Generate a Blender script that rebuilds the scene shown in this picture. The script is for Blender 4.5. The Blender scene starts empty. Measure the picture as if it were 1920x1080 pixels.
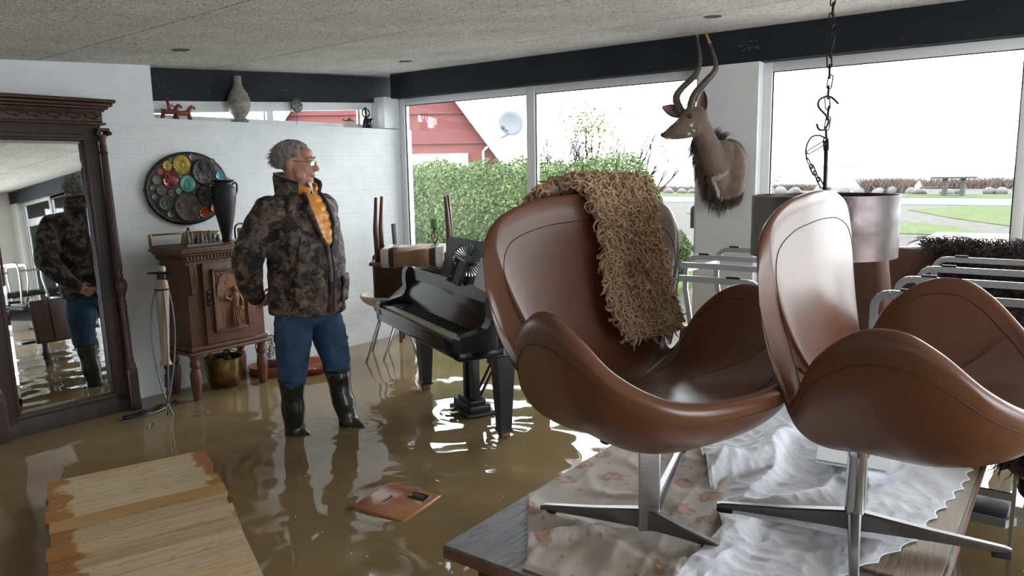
import bpy, bmesh, math, random
import numpy as np
from mathutils import Vector, Matrix, Euler, noise
C = bpy.context.scene.collection
PI = math.pi
rnd = random.Random(7)
sc = bpy.context.scene

# ------------------------------------------------------------------ camera
FPX = 1419.0; CAMZ = 1.64
def cam_axes():
    psi, th, rho = map(math.radians, (37.0, 8.68, 0.97))
    D = Vector((math.cos(psi)*math.cos(th), math.sin(psi)*math.cos(th), -math.sin(th)))
    r0 = Vector((math.sin(psi), -math.cos(psi), 0)); u0 = r0.cross(D)
    return r0*math.cos(rho)-u0*math.sin(rho), u0*math.cos(rho)+r0*math.sin(rho), D
RX, UX, DX = cam_axes()
cam = bpy.data.objects.new('camera', bpy.data.cameras.new('camera')); C.objects.link(cam)
cam.data.sensor_width = 36; cam.data.lens = FPX/1920*36; cam.data.clip_end = 6000; cam.data.clip_start = .02
m3 = Matrix((RX, UX, -DX)).transposed()
cam.matrix_world = Matrix.Translation((0, 0, CAMZ)) @ m3.to_4x4()
sc.camera = cam
sc.view_settings.view_transform = 'Standard'; sc.view_settings.look = 'None'
sc.view_settings.gamma = 1; sc.view_settings.use_curve_mapping = False
sc.view_settings.exposure = 3.3

# ------------------------------------------------------------------ sky
w = bpy.data.worlds.new('overcast'); sc.world = w; w.use_nodes = True
nt = w.node_tree; bg = nt.nodes['Background']
tc = nt.nodes.new('ShaderNodeTexCoord'); nz = nt.nodes.new('ShaderNodeTexNoise'); nz.inputs['Scale'].default_value = 2.2; nz.inputs['Detail'].default_value = 5
rp = nt.nodes.new('ShaderNodeValToRGB')
rp.color_ramp.elements[0].position = .3; rp.color_ramp.elements[0].color = (.80, .88, 1, 1)
rp.color_ramp.elements[1].position = .7; rp.color_ramp.elements[1].color = (1, 1, 1, 1)
nt.links.new(tc.outputs['Generated'], nz.inputs['Vector']); nt.links.new(nz.outputs['Fac'], rp.inputs['Fac']); nt.links.new(rp.outputs['Color'], bg.inputs['Color'])
bg.inputs['Strength'].default_value = 1.25
def portal(name, loc, rot, sx, sy):
    l = bpy.data.lights.new(name, 'AREA'); l.shape = 'RECTANGLE'; l.size = sx; l.size_y = sy; l.cycles.is_portal = True
    o = bpy.data.objects.new(name, l); C.objects.link(o); o.location = loc; o.rotation_euler = rot
# portals only guide the sampling of daylight through the openings (they give off no light of their own)
portal('daylight_portal', (5.33, 3.6, 1.2), (0, PI/2, 0), 2.4, 3.0)
portal('daylight_portal', (5.33, -1.7, 1.2), (0, PI/2, 0), 2.4, 6.4)
portal('daylight_portal', (2.1, -5.12, 1.25), (PI/2, 0, 0), 5.4, 2.2)
portal('daylight_portal', (3.85, 5.42, 2.2), (-PI/2, 0, 0), 2.3, .3)

# ------------------------------------------------------------------ materials
def mat(name, col, rough=.6, metal=0, col2=None, scale=8, detail=4, lo=.35, hi=.65, bump=0, bscale=None, vec=(1, 1, 1), spec=None, coat=0, ior=None, sheen=0, dist=0, bdist=.02):
    m = bpy.data.materials.new(name); m.use_nodes = True
    n = m.node_tree.nodes; L = m.node_tree.links; b = n['Principled BSDF']
    b.inputs['Base Color'].default_value = (*col, 1); b.inputs['Roughness'].default_value = rough; b.inputs['Metallic'].default_value = metal
    if spec is not None: b.inputs['Specular IOR Level'].default_value = spec
    if ior: b.inputs['IOR'].default_value = ior
    if coat: b.inputs['Coat Weight'].default_value = coat; b.inputs['Coat Roughness'].default_value = .22 if name == 'cognac_leather' else .12
    if sheen: b.inputs['Sheen Weight'].default_value = sheen
    t = n.new('ShaderNodeTexCoord'); mp = n.new('ShaderNodeMapping'); mp.inputs['Scale'].default_value = vec
    L.new(t.outputs['Object'], mp.inputs['Vector'])
    if col2:
        z = n.new('ShaderNodeTexNoise'); z.inputs['Scale'].default_value = scale; z.inputs['Detail'].default_value = detail; z.inputs['Distortion'].default_value = dist
        L.new(mp.outputs['Vector'], z.inputs['Vector'])
        r = n.new('ShaderNodeValToRGB'); r.color_ramp.elements[0].position = lo; r.color_ramp.elements[1].position = hi
        r.color_ramp.elements[0].color = (*col, 1); r.color_ramp.elements[1].color = (*col2, 1)
        L.new(z.outputs['Fac'], r.inputs['Fac']); L.new(r.outputs['Color'], b.inputs['Base Color'])
    if bump:
        z2 = n.new('ShaderNodeTexNoise'); z2.inputs['Scale'].default_value = bscale or scale; z2.inputs['Detail'].default_value = 5
        L.new(mp.outputs['Vector'], z2.inputs['Vector'])
        bn = n.new('ShaderNodeBump'); bn.inputs['Strength'].default_value = bump; bn.inputs['Distance'].default_value = bdist
        L.new(z2.outputs['Fac'], bn.inputs['Height']); L.new(bn.outputs['Normal'], b.inputs['Normal'])
    return m
def nodes(m): return m.node_tree.nodes, m.node_tree.links, m.node_tree.nodes['Principled BSDF']
def ramp(n, stops):
    r = n.new('ShaderNodeValToRGB'); e = r.color_ramp.elements
    while len(e) < len(stops): e.new(.5)
    for i, (p, c) in enumerate(stops): e[i].position = p; e[i].color = (*c, 1)
    return r
M = {}
M['white'] = mat('white_paint', (.82, .83, .83), .45, col2=(.78, .79, .79), scale=5)
M['upvc'] = mat('white_window_frame', (.84, .85, .85), .3)
M['beam'] = mat('black_beam_paint', (.004, .006, .010), .75, col2=(.008, .012, .020), scale=3, bump=.15, bscale=40)
M['ink'] = mat('scuff_grey', (.16, .16, .17), .8)
M['dark_wood'] = mat('dark_carved_wood', (.020, .008, .005), .5, col2=(.036, .014, .009), scale=6, vec=(4, 4, .7), bump=.1, bscale=30)
M['dark_wood2'] = mat('dark_column_wood', (.045, .014, .009), .42, col2=(.075, .026, .015), scale=6, vec=(5, 5, .6), bump=.1, bscale=30)
M['oak'] = mat('carved_oak', (.17, .075, .042), .45, col2=(.11, .045, .026), scale=7, vec=(5, 5, .7), bump=.3, bscale=25, dist=.6)
M['oak_light'] = mat('carved_oak_panel', (.30, .14, .06), .5, col2=(.20, .09, .045), scale=7, vec=(5, 5, 1.2), bump=.25, bscale=25)
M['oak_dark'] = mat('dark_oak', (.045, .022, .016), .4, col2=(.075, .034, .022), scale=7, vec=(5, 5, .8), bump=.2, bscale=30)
M['black_gloss'] = mat('black_piano_lacquer', (.010, .010, .012), .16, col2=(.016, .016, .019), scale=4, bump=.03, bscale=60, coat=.4)
M['black_satin'] = mat('black_satin', (.016, .017, .020), .38, col2=(.03, .032, .036), scale=6)
M['black_urn'] = mat('matt_black_clay', (.012, .013, .018), .45, col2=(.02, .021, .028), scale=9, bump=.2, bscale=50)
M['iron'] = mat('dark_wrought_iron', (.03, .028, .027), .4, .9, col2=(.07, .06, .055), scale=20)
M['iron_l'] = mat('grey_iron_wire', (.16, .15, .14), .35, .9)
M['brass'] = mat('old_brass', (.30, .20, .075), .35, .9, col2=(.15, .10, .04), scale=12, bump=.2, bscale=20)
M['dull_brass'] = mat('dull_bronze', (.20, .15, .08), .45, .8, col2=(.10, .08, .05), scale=25)
M['copper'] = mat('copper', (.50, .16, .07), .28, .9, col2=(.25, .07, .035), scale=7, bump=.15, bscale=15)
M['steel'] = mat('brushed_steel', (.52, .52, .52), .28, 1, col2=(.42, .42, .43), scale=6, vec=(1, 1, 30))
M['satin_steel'] = mat('satin_flat_steel', (.42, .43, .43), .38, .85)
M['chrome'] = mat('chrome', (.75, .76, .78), .06, 1)
M['dark_steel'] = mat('worn_dark_aluminium', (.14, .135, .135), .33, .9, col2=(.21, .205, .20), scale=5)
M['rubber'] = mat('black_rubber', (.012, .012, .013), .6)
M['leather'] = mat('cognac_leather', (.160, .058, .025), .34, col2=(.105, .037, .017), scale=4.5, detail=6, bump=.10, bscale=180, bdist=.002, coat=.25, lo=.3, hi=.75)
M['leather_seam'] = mat('leather_seam', (.065, .028, .016), .6)
M['leather_d'] = mat('dark_brown_leather', (.070, .028, .016), .42, col2=(.04, .017, .011), scale=5, bump=.15, bscale=90, bdist=.003)
M['leather_k'] = mat('blackish_leather', (.018, .009, .008), .4, bump=.1, bscale=60)
M['suede'] = mat('worn_tan_leather', (.15, .065, .042), .6, col2=(.11, .047, .03), scale=7, bump=.2, bscale=60, bdist=.003)
M['skin'] = mat('skin', (.58, .31, .23), .5, col2=(.50, .22, .165), scale=14, bump=.15, bscale=90, bdist=.002)
M['hair'] = mat('grey_hair', (.16, .14, .125), .6, col2=(.33, .31, .285), scale=30, bump=.8, bscale=90, bdist=.006, vec=(1, 2, 1))
M['orange'] = mat('orange_nylon', (.72, .26, .015), .4, bump=.2, bscale=20, sheen=.2)
M['shirt'] = mat('white_shirt', (.75, .74, .76), .7)
M['collar'] = mat('dark_collar_fleece', (.012, .012, .018), .85, sheen=.2)
M['boot'] = mat('dark_olive_rubber', (.014, .017, .012), .24, col2=(.024, .027, .018), scale=8, bump=.1, bscale=20)
M['sole'] = mat('boot_trim', (.006, .006, .007), .5)
M['bone'] = mat('ivory', (.62, .58, .46), .35)
M['ebony'] = mat('ebony', (.008, .008, .008), .3)
M['paper'] = mat('paper', (.70, .71, .75), .75)
M['greywood'] = mat('grey_table_top', (.085, .080, .085), .5, col2=(.15, .14, .135), scale=4, vec=(1, 6, 1), bump=.25, bscale=12)
M['tanwood'] = mat('tan_table_top', (.34, .26, .18), .55, col2=(.25, .185, .12), scale=4, vec=(1, 6, 1), bump=.2, bscale=14)
M['edgewood'] = mat('reddish_table_edge', (.20, .085, .045), .5, col2=(.12, .05, .03), scale=8)
M['redwood'] = mat('reddish_board', (.33, .115, .045), .18, col2=(.42, .17, .075), scale=5, vec=(14, 1, 1), coat=.5)
M['white_cloth'] = mat('white_cotton', (.82, .84, .90), .85, col2=(.76, .78, .86), scale=9, bump=.5, bscale=45, bdist=.006, sheen=.1)
M['candle_g'] = mat('green_wax', (.10, .30, .08), .5)
M['candle_w'] = mat('old_white_wax', (.42, .44, .36), .5)
M['turned'] = mat('pale_turned_wood', (.42, .31, .22), .5, col2=(.35, .25, .17), scale=12, vec=(3, 3, .5))
M['stone_vase'] = mat('speckled_stoneware', (.19, .175, .15), .5, col2=(.34, .31, .26), scale=30, detail=7, bump=.5, bscale=25)
M['terracotta'] = mat('red_brown_clay', (.32, .085, .03), .4, col2=(.20, .05, .02), scale=20)
M['terracotta_d'] = mat('dark_red_clay', (.16, .035, .015), .4, col2=(.38, .18, .10), scale=60, lo=.62, hi=.66)
M['fish'] = mat('mottled_ceramic', (.10, .11, .11), .4, col2=(.34, .32, .24), scale=40, lo=.55, hi=.65)
M['box_clay'] = mat('beige_clay', (.40, .33, .28), .6)
M['soap'] = mat('greenish_soapstone', (.13, .14, .12), .6, col2=(.22, .23, .2), scale=50, bump=.4, bscale=60)
M['hide_w'] = mat('cream_fur', (.62, .54, .45), .9, bump=.6, bscale=120, bdist=.004, sheen=.4)
M['hide_b'] = mat('tan_fur', (.36, .20, .105), .9, col2=(.27, .14, .07), scale=14, bump=.6, bscale=120, bdist=.004, sheen=.4)
M['hide_k'] = mat('dark_brown_fur', (.05, .022, .016), .9, bump=.6, bscale=120, bdist=.004, sheen=.3)
M['stool_wood'] = mat('teak', (.24, .105, .045), .4, col2=(.17, .07, .03), scale=6, vec=(3, 3, .7))
M['stool_leg'] = mat('brown_leg_wood', (.095, .042, .025), .4, col2=(.14, .06, .035), scale=6, vec=(4, 4, .5))
M['cream'] = mat('cream_upholstery', (.55, .48, .39), .8, bump=.2, bscale=60)
M['antelope'] = mat('antelope_hide', (.115, .072, .049), .7, col2=(.17, .11, .075), scale=9, bump=.5, bscale=70, bdist=.006, sheen=.3, vec=(1, 1, 1))
M['antelope_l'] = mat('antelope_pale_hair', (.55, .50, .44), .8)
M['antelope_f'] = mat('antelope_fringe', (.035, .020, .014), .7, col2=(.10, .055, .03), scale=20)
M['horn'] = mat('horn', (.060, .042, .034), .42, col2=(.11, .08, .062), scale=12, bump=.5, bscale=26, bdist=.006, vec=(1, 1, 3))
M['horn_tip'] = mat('horn_tip', (.42, .20, .08), .4)
M['pink'] = mat('ear_inside', (.20, .115, .095), .7)
M['eye'] = mat('dark_glass_eye', (.006, .005, .005), .05, coat=1)
M['rust'] = None
M['fur_tan'] = mat('curly_brown_wool', (.62, .42, .26), .85, col2=(.45, .28, .16), scale=10, sheen=.3)
M['fur_dark'] = mat('shaggy_dark_hair', (.022, .014, .012), .6, col2=(.15, .065, .03), scale=7, lo=.5, hi=.75)
M['under_hide'] = mat('hide_underside', (.33, .21, .12), .9, col2=(.035, .022, .017), scale=9, lo=.48, hi=.52)
M['glaze_y'] = mat('yellow_glaze', (.62, .46, .06), .22, col2=(.42, .28, .03), scale=40)
M['glaze_r'] = mat('oxblood_glaze', (.20, .018, .016), .15, col2=(.30, .05, .04), scale=30)
M['glaze_p'] = mat('pink_red_glaze', (.30, .06, .06), .3)
M['glaze_t'] = mat('turquoise_glaze', (.10, .42, .36), .2, col2=(.22, .5, .43), scale=40)
M['glaze_b'] = mat('blue_glaze', (.05, .26, .33), .25, col2=(.10, .36, .42), scale=60)
M['glaze_o'] = mat('orange_red_glaze', (.45, .07, .015), .2)
M['glaze_g'] = mat('grey_green_glaze', (.10, .12, .105), .3)
M['clay_brown'] = mat('brown_scratched_clay', (.11, .085, .065), .6, col2=(.22, .17, .13), scale=20, vec=(1, 1, 5), bump=.5, bscale=30)
M['clay_tan'] = mat('taupe_clay', (.19, .15, .125), .7, col2=(.15, .12, .1), scale=60)
M['clay_dark'] = mat('dark_lumpy_clay', (.030, .028, .027), .5, col2=(.07, .064, .06), scale=14, bump=.8, bscale=22)
M['clay_bg'] = mat('grey_clay_ground', (.075, .067, .061), .6, col2=(.055, .05, .047), scale=20, bump=.4, bscale=30)
M['gold_paper'] = mat('orange_printed_box', (.50, .20, .06), .5, col2=(.30, .10, .03), scale=60, lo=.5, hi=.55)
M['lampmetal'] = mat('brushed_downlight', (.12, .10, .08), .5, .5)
M['display'] = mat('black_display', (.008, .008, .010), .12)
M['display2'] = mat('grey_display', (.05, .06, .06), .2)

def thin_glass(name, tint=(1, 1, 1), gl=.06):
    m = bpy.data.materials.new(name); m.use_nodes = True
    n = m.node_tree.nodes; L = m.node_tree.links
    for x in list(n): n.remove(x)
    o = n.new('ShaderNodeOutputMaterial'); mx = n.new('ShaderNodeMixShader'); t = n.new('ShaderNodeBsdfTransparent'); g = n.new('ShaderNodeBsdfGlossy')
    t.inputs['Color'].default_value = (*tint, 1); g.inputs['Roughness'].default_value = 0
    f = n.new('ShaderNodeFresnel'); f.inputs['IOR'].default_value = 1.35
    L.new(f.outputs[0], mx.inputs[0]); L.new(t.outputs[0], mx.inputs[1]); L.new(g.outputs[0], mx.inputs[2]); L.new(mx.outputs[0], o.inputs[0])
    return m
M['glass'] = thin_glass('window_glass', (.97, .985, .98))
M['dome'] = thin_glass('dome_glass', (.93, .95, .95))
M['lens'] = thin_glass('lens_glass', (.9, .92, .95))
M['mirror'] = mat('mirror_silver', (.80, .84, .84), .015, 1)

# ------------------------------------------------------------------ mesh helpers
class MB:
    def __init__(s): s.v = []; s.f = []; s.mi = []; s.cur = 0
    def add(s, vs, fs, T=None):
        b = len(s.v)
        s.v += [tuple(T @ Vector(p)) if T is not None else tuple(p) for p in vs]
        s.f += [tuple(i+b for i in q) for q in fs]; s.mi += [s.cur]*len(fs); return s
    def box(s, c, d, rz=0, R=None, bev=0):
        x, y, z = d[0]/2, d[1]/2, d[2]/2
        T = Matrix.Translation(c) @ (R.to_4x4() if R is not None else Matrix.Rotation(rz, 4, 'Z'))
        if not bev:
            vs = [(a*x, b*y, e*z) for a in (-1, 1) for b in (-1, 1) for e in (-1, 1)]
            fs = [(0, 1, 3, 2), (4, 6, 7, 5), (0, 4, 5, 1), (2, 3, 7, 6), (0, 2, 6, 4), (1, 5, 7, 3)]
            return s.add(vs, fs, T)
        bev = min(bev, .49*min(d)); vs = []; 
        bm = bmesh.new(); bmesh.ops.create_cube(bm, size=1)
        bmesh.ops.scale(bm, vec=d, verts=bm.verts); bmesh.ops.bevel(bm, geom=list(bm.edges), offset=bev, segments=3, profile=.5, affect='EDGES')
        bm.verts.index_update(); vs = [v.co.copy() for v in bm.verts]; fs = [[v.index for v in f.verts] for f in bm.faces]; bm.free()
        return s.add(vs, fs, T)
    def quad(s, a, b, c, d): return s.add([a, b, c, d], [(0, 1, 2, 3)])
    def ring(s, rings, cap=True, close=True):
        n = len(rings[0]); vs = [p for r in rings for p in r]; fs = []
        for i in range(len(rings)-1):
            for j in range(n if close else n-1):
                k = (j+1) % n
                fs.append((i*n+j, i*n+k, (i+1)*n+k, (i+1)*n+j))
        if cap: fs.append(tuple(range(n-1, -1, -1))); fs.append(tuple((len(rings)-1)*n+j for j in range(n)))
        return s.add(vs, fs)
    def tube(s, pts, r, n=8, cap=True, flat=None, closed=False):
        pts = [Vector(p) for p in pts]; rs = r if isinstance(r, (list, tuple)) else [r]*len(pts)
        rings = []; up = None; N = len(pts)
        for i, p in enumerate(pts):
            if closed: t = pts[(i+1) % N]-pts[i-1]
            else: t = (pts[min(i+1, N-1)]-pts[max(i-1, 0)])
            t = t.normalized() if t.length > 1e-9 else Vector((0, 0, 1))
            if up is None: up = Vector((0, 0, 1)) if abs(t.z) < .9 else Vector((1, 0, 0))
            a = t.cross(up); a = a.normalized() if a.length > 1e-6 else t.orthogonal().normalized()
            b = a.cross(t).normalized(); up = b
            ra, rb = (rs[i], rs[i]) if flat is None else (rs[i]*flat[0], rs[i]*flat[1])
            rings.append([p+a*math.cos(2*PI*j/n)*ra+b*math.sin(2*PI*j/n)*rb for j in range(n)])
        if closed: rings.append(rings[0]); cap = False
        return s.ring(rings, cap)
    def cyl(s, a, b, r0, r1=None, n=16): return s.tube([a, b], [r0, r0 if r1 is None else r1], n)
    def lathe(s, prof, c=(0, 0, 0), n=24, R=None, cap=True):
        T = Matrix.Translation(c) @ (R.to_4x4() if R is not None else Matrix.Identity(4))
        rings = [[T @ Vector((r*math.cos(2*PI*j/n), r*math.sin(2*PI*j/n), z)) for j in range(n)] for r, z in prof]
        return s.ring(rings, cap)
    def ball(s, c, r, n=14, R=None):
        r = (r, r, r) if not isinstance(r, (tuple, list)) else r
        T = Matrix.Translation(c) @ (R.to_4x4() if R is not None else Matrix.Identity(4))
        rings = []
        for i in range(1, n):
            a = PI*i/n
            rings.append([T @ Vector((r[0]*math.sin(a)*math.cos(2*PI*j/n), r[1]*math.sin(a)*math.sin(2*PI*j/n), -r[2]*math.cos(a))) for j in range(n)])
        top = T @ Vector((0, 0, r[2])); bot = T @ Vector((0, 0, -r[2]))
        b = len(s.v); s.ring(rings, False)
        k = len(s.v); s.v += [tuple(bot), tuple(top)]
        for j in range(n):
            s.f.append((b+(j+1) % n, b+j, k)); s.f.append((b+(n-2)*n+j, b+(n-2)*n+(j+1) % n, k+1)); s.mi += [s.cur]*2
        return s
    def prism(s, outline, axis, t0, t1):
        # outline: 2-D points; axis: which coordinate is extruded
        def mk(p, t): return {0: (t, p[0], p[1]), 1: (p[0], t, p[1]), 2: (p[0], p[1], t)}[axis]
        n = len(outline); vs = [mk(p, t0) for p in outline]+[mk(p, t1) for p in outline]
        fs = [tuple(range(n)), tuple(range(2*n-1, n-1, -1))]+[(i, (i+1) % n, n+(i+1) % n, n+i) for i in range(n)]
        return s.add(vs, fs)
    def obj(s, name, m, parent=None, smooth=False, T=None, loc=None):
        me = bpy.data.meshes.new(name)
        me.from_pydata(s.v if T is None else [tuple(T @ Vector(p)) for p in s.v], [], s.f); me.update()
        ms = m if isinstance(m, list) else [m]
        for q in ms: me.materials.append(q)
        if len(ms) > 1: me.polygons.foreach_set('material_index', s.mi)
        bm = bmesh.new(); bm.from_mesh(me); bmesh.ops.recalc_face_normals(bm, faces=bm.faces); bm.to_mesh(me); bm.free()
        o = bpy.data.objects.new(name, me); C.objects.link(o)
        if parent is not None: o.parent = parent
        if loc is not None: o.location = loc
        if smooth: shade(o, smooth)
        return o
def shade(o, angle=True):
    me = o.data; me.polygons.foreach_set('use_smooth', [True]*len(me.polygons))
    if angle is not True:
        me.set_sharp_from_angle(angle=math.radians(angle))
    me.update()
def tag(o, label=None, cat=None, group=None, kind=None):
    if label: o['label'] = label
    if cat: o['category'] = cat
    if group: o['group'] = group
    if kind: o['kind'] = kind
    return o
def thing(name, label, cat, loc=(0, 0, 0), rz=0, group=None):
    o = bpy.data.objects.new(name, None); C.objects.link(o); o.empty_display_size = .1
    o.location = loc; o.rotation_euler = (0, 0, rz); return tag(o, label, cat, group)
def copy_tree(o, parent=None, kids=None):
    c = o.copy(); C.objects.link(c)
    if parent is not None: c.parent = parent
    for ch in list(o.children): copy_tree(ch, c)
    return c
def bake(o, smooth=True):
    # apply the modifiers into the mesh
    bpy.context.view_layer.update()
    dg = bpy.context.evaluated_depsgraph_get(); me = bpy.data.meshes.new_from_object(o.evaluated_get(dg))
    o.modifiers.clear(); o.data = me
    if smooth: me.polygons.foreach_set('use_smooth', [True]*len(me.polygons))
    return o
def blob(mb, name, m, parent=None, vox=.01, sm=4, disp=None, dec=None):
    o = mb.obj(name, m, parent)
    r = o.modifiers.new('r', 'REMESH'); r.mode = 'VOXEL'; r.voxel_size = vox
    s = o.modifiers.new('s', 'SMOOTH'); s.iterations = sm; s.factor = .6
    if disp:
        tx = bpy.data.textures.new('wrinkle', 'CLOUDS'); tx.noise_scale = disp[1]; tx.noise_depth = 2
        d = o.modifiers.new('d', 'DISPLACE'); d.texture = tx; d.strength = disp[0]; d.mid_level = .5
    return bake(o)
def catmull(P, n, closed=False):
    P = [Vector(p) for p in P]; out = []; N = len(P)
    segs = N if closed else N-1
    for i in range(segs):
        p0 = P[(i-1) % N] if closed or i > 0 else P[0]; p1 = P[i]; p2 = P[(i+1) % N]; p3 = P[(i+2) % N] if closed or i+2 < N else P[-1]
        for k in range(n):
            t = k/n
            out.append(.5*((2*p1)+(p2-p0)*t+(2*p0-5*p1+4*p2-p3)*t*t+(3*p1-p0-3*p2+p3)*t**3))
    if not closed: out.append(P[-1])
    return out
def struct(o): o['kind'] = 'structure'; return o
XC = 5.047; YB = 5.16; WZ = .12
def ceil_z(x): return 2.545+.0625*(x-XC)
# ================================================================== room
def brick_mat():
    m = bpy.data.materials.new('white_painted_brick'); m.use_nodes = True
    n, L, b = nodes(m); b.inputs['Roughness'].default_value = .55
    t = n.new('ShaderNodeTexCoord'); mp = n.new('ShaderNodeMapping'); mp.inputs['Rotation'].default_value = (PI/2, 0, 0); L.new(t.outputs['Object'], mp.inputs['Vector'])
    br = n.new('ShaderNodeTexBrick'); br.inputs['Scale'].default_value = 1; br.inputs['Brick Width'].default_value = .30; br.inputs['Row Height'].default_value = .10
    br.inputs['Mortar Size'].default_value = .006; br.inputs['Mortar Smooth'].default_value = .6
    L.new(mp.outputs['Vector'], br.inputs['Vector'])
    z = n.new('ShaderNodeTexNoise'); z.inputs['Scale'].default_value = 7; z.inputs['Detail'].default_value = 4; L.new(t.outputs['Object'], z.inputs['Vector'])
    r = ramp(n, [(.3, (.74, .765, .78)), (.7, (.82, .835, .84))]); L.new(z.outputs['Fac'], r.inputs['Fac']); L.new(r.outputs['Color'], b.inputs['Base Color'])
    mth = n.new('ShaderNodeMath'); mth.operation = 'SUBTRACT'; L.new(z.outputs['Fac'], mth.inputs[0]); L.new(br.outputs['Fac'], mth.inputs[1])
    bn = n.new('ShaderNodeBump'); bn.inputs['Strength'].default_value = .26; bn.inputs['Distance'].default_value = .006
    L.new(mth.outputs[0], bn.inputs['Height']); L.new(bn.outputs['Normal'], b.inputs['Normal'])
    return m
M['brick'] = brick_mat()
def ceil_mat():
    m = bpy.data.materials.new('wood_wool_ceiling'); m.use_nodes = True
    n, L, b = nodes(m); b.inputs['Roughness'].default_value = .95
    t = n.new('ShaderNodeTexCoord'); mp = n.new('ShaderNodeMapping'); mp.inputs['Scale'].default_value = (1, .45, 1); L.new(t.outputs['Object'], mp.inputs['Vector'])
    z = n.new('ShaderNodeTexNoise'); z.inputs['Scale'].default_value = 48; z.inputs['Detail'].default_value = 7; z.inputs['Distortion'].default_value = 3; L.new(mp.outputs['Vector'], z.inputs['Vector'])
    z2 = n.new('ShaderNodeTexNoise'); z2.inputs['Scale'].default_value = 3; z2.inputs['Detail'].default_value = 4; L.new(t.outputs['Object'], z2.inputs['Vector'])
    r = ramp(n, [(.36, (.30, .285, .27)), (.47, (.78, .76, .735)), (.62, (.93, .91, .88))]); L.new(z.outputs['Fac'], r.inputs['Fac'])
    r2 = ramp(n, [(.3, (.82, .81, .80)), (.7, (1, 1, 1))]); L.new(z2.outputs['Fac'], r2.inputs['Fac'])
    mx = n.new('ShaderNodeMix'); mx.data_type = 'RGBA'; mx.blend_type = 'MULTIPLY'; mx.inputs['Factor'].default_value = 1
    L.new(r.outputs['Color'], mx.inputs['A']); L.new(r2.outputs['Color'], mx.inputs['B']); L.new(mx.outputs['Result'], b.inputs['Base Color'])
    bn = n.new('ShaderNodeBump'); bn.inputs['Strength'].default_value = .35; bn.inputs['Distance'].default_value = .004
    L.new(z.outputs['Fac'], bn.inputs['Height']); L.new(bn.outputs['Normal'], b.inputs['Normal'])
    return m
M['ceil'] = ceil_mat()
X0, Y0 = -2.3, -5.0
M['floor'] = mat('drowned_floor_tiles', (.10, .08, .06), .5, col2=(.14, .11, .08), scale=3)
struct(MB().box(((X0+XC)/2, (Y0+YB)/2, -.05), (XC-X0+.6, YB-Y0+.6, .1)).obj('floor', M['floor']))
# ceiling: wood-wool panels with fine joints, rising towards the window wall
cb = MB()
joints = [-1.35, -.2, .93, 2.08, 3.28, 4.33]
def jx(x0, y): return x0+.055*(y-YB)
ed = [None]+joints+[None]
for i in range(len(ed)-1):
    def xl(y): return X0-.3 if ed[i] is None else jx(ed[i], y)+.0065
    def xr(y): return XC+.3 if ed[i+1] is None else jx(ed[i+1], y)-.0065
    ys = [Y0-.2, -1.2, 1.2, 3.6, YB+.4] if i % 2 else [Y0-.2, -2.4, 0, 2.4, YB+.4]
    for a, b in zip(ys[:-1], ys[1:]):
        a += .001
        P = [(xl(a), a), (xr(a), a), (xr(b), b), (xl(b), b)]
        vs = [(x, y, ceil_z(x)) for x, y in P]+[(x, y, ceil_z(x)+.03) for x, y in P]
        cb.add(vs, [(0, 1, 2, 3), (7, 6, 5, 4), (0, 4, 5, 1), (1, 5, 6, 2), (2, 6, 7, 3), (3, 7, 4, 0)])
cb.cur = 1
vs = [(x, y, ceil_z(x)+.031+h) for h in (0, .12) for x, y in ((X0-.3, Y0-.3), (XC+.35, Y0-.3), (XC+.35, YB+.45), (X0-.3, YB+.45))]
cb.add(vs, [(0, 1, 2, 3), (7, 6, 5, 4), (0, 4, 5, 1), (1, 5, 6, 2), (2, 6, 7, 3), (3, 7, 4, 0)])
struct(cb.obj('ceiling', [M['ceil'], M['oak_dark']]))
# back wall: white painted brick, full height on the left, a ledge under the strip windows on the right
LX = 2.79; LZ = 2.052
wb = MB()
wb.prism([(X0-.2, 0), (LX, 0), (LX, ceil_z(LX)), (X0-.2, ceil_z(X0-.2))], 1, YB, YB+.32)
wb.prism([(LX, 0), (XC+.25, 0), (XC+.25, LZ), (LX, LZ)], 1, YB, YB+.32)
wb.box((XC+.06, YB+.16, 2.2), (.30, .32, .28))
struct(wb.obj('wall_back', M['brick']))
# black beams
bb = MB()
bb.prism([(LX, ceil_z(LX)-.225), (XC+.25, ceil_z(XC)-.23), (XC+.25, ceil_z(XC)), (LX, ceil_z(LX))], 1, YB+.13, YB+.3)
bb.cur = 1
for i in range(26):
    x = rnd.choice([2.86+rnd.random()*.15, 4.62+rnd.gauss(0, .05), 3.9+rnd.random()*.12, 3.3]); zz = ceil_z(x)-.05-rnd.random()*.13
    s = .003+rnd.random()*.004
    bb.box((x, YB+.1295, zz), (s*(1+rnd.random()), .002, s))
struct(bb.obj('trim_1', [M['beam'], M['ink']]))
bb = MB()
bz = ceil_z(XC)
bb.box((XC+.125, (Y0+YB)/2, bz-.108), (.25, YB-Y0, .216))
bb.cur = 1
for i in range(60):
    if i < 24: y = 4.9+rnd.gauss(0, .06); zz = bz-.10+rnd.gauss(0, .035)
    elif i < 40: y = 1.74+rnd.random()*.16; zz = bz-.085-rnd.choice([0, .022, .04, .05])
    else: y = rnd.random()*5; zz = bz-.03-rnd.random()*.16
    s = .002+rnd.random()*.003
    bb.box((XC-.0005, y, zz), (.002, s*rnd.uniform(1, 6 if 24 <= i < 40 else 2), s))
struct(bb.obj('trim_2', [M['beam'], M['ink']]))
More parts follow.
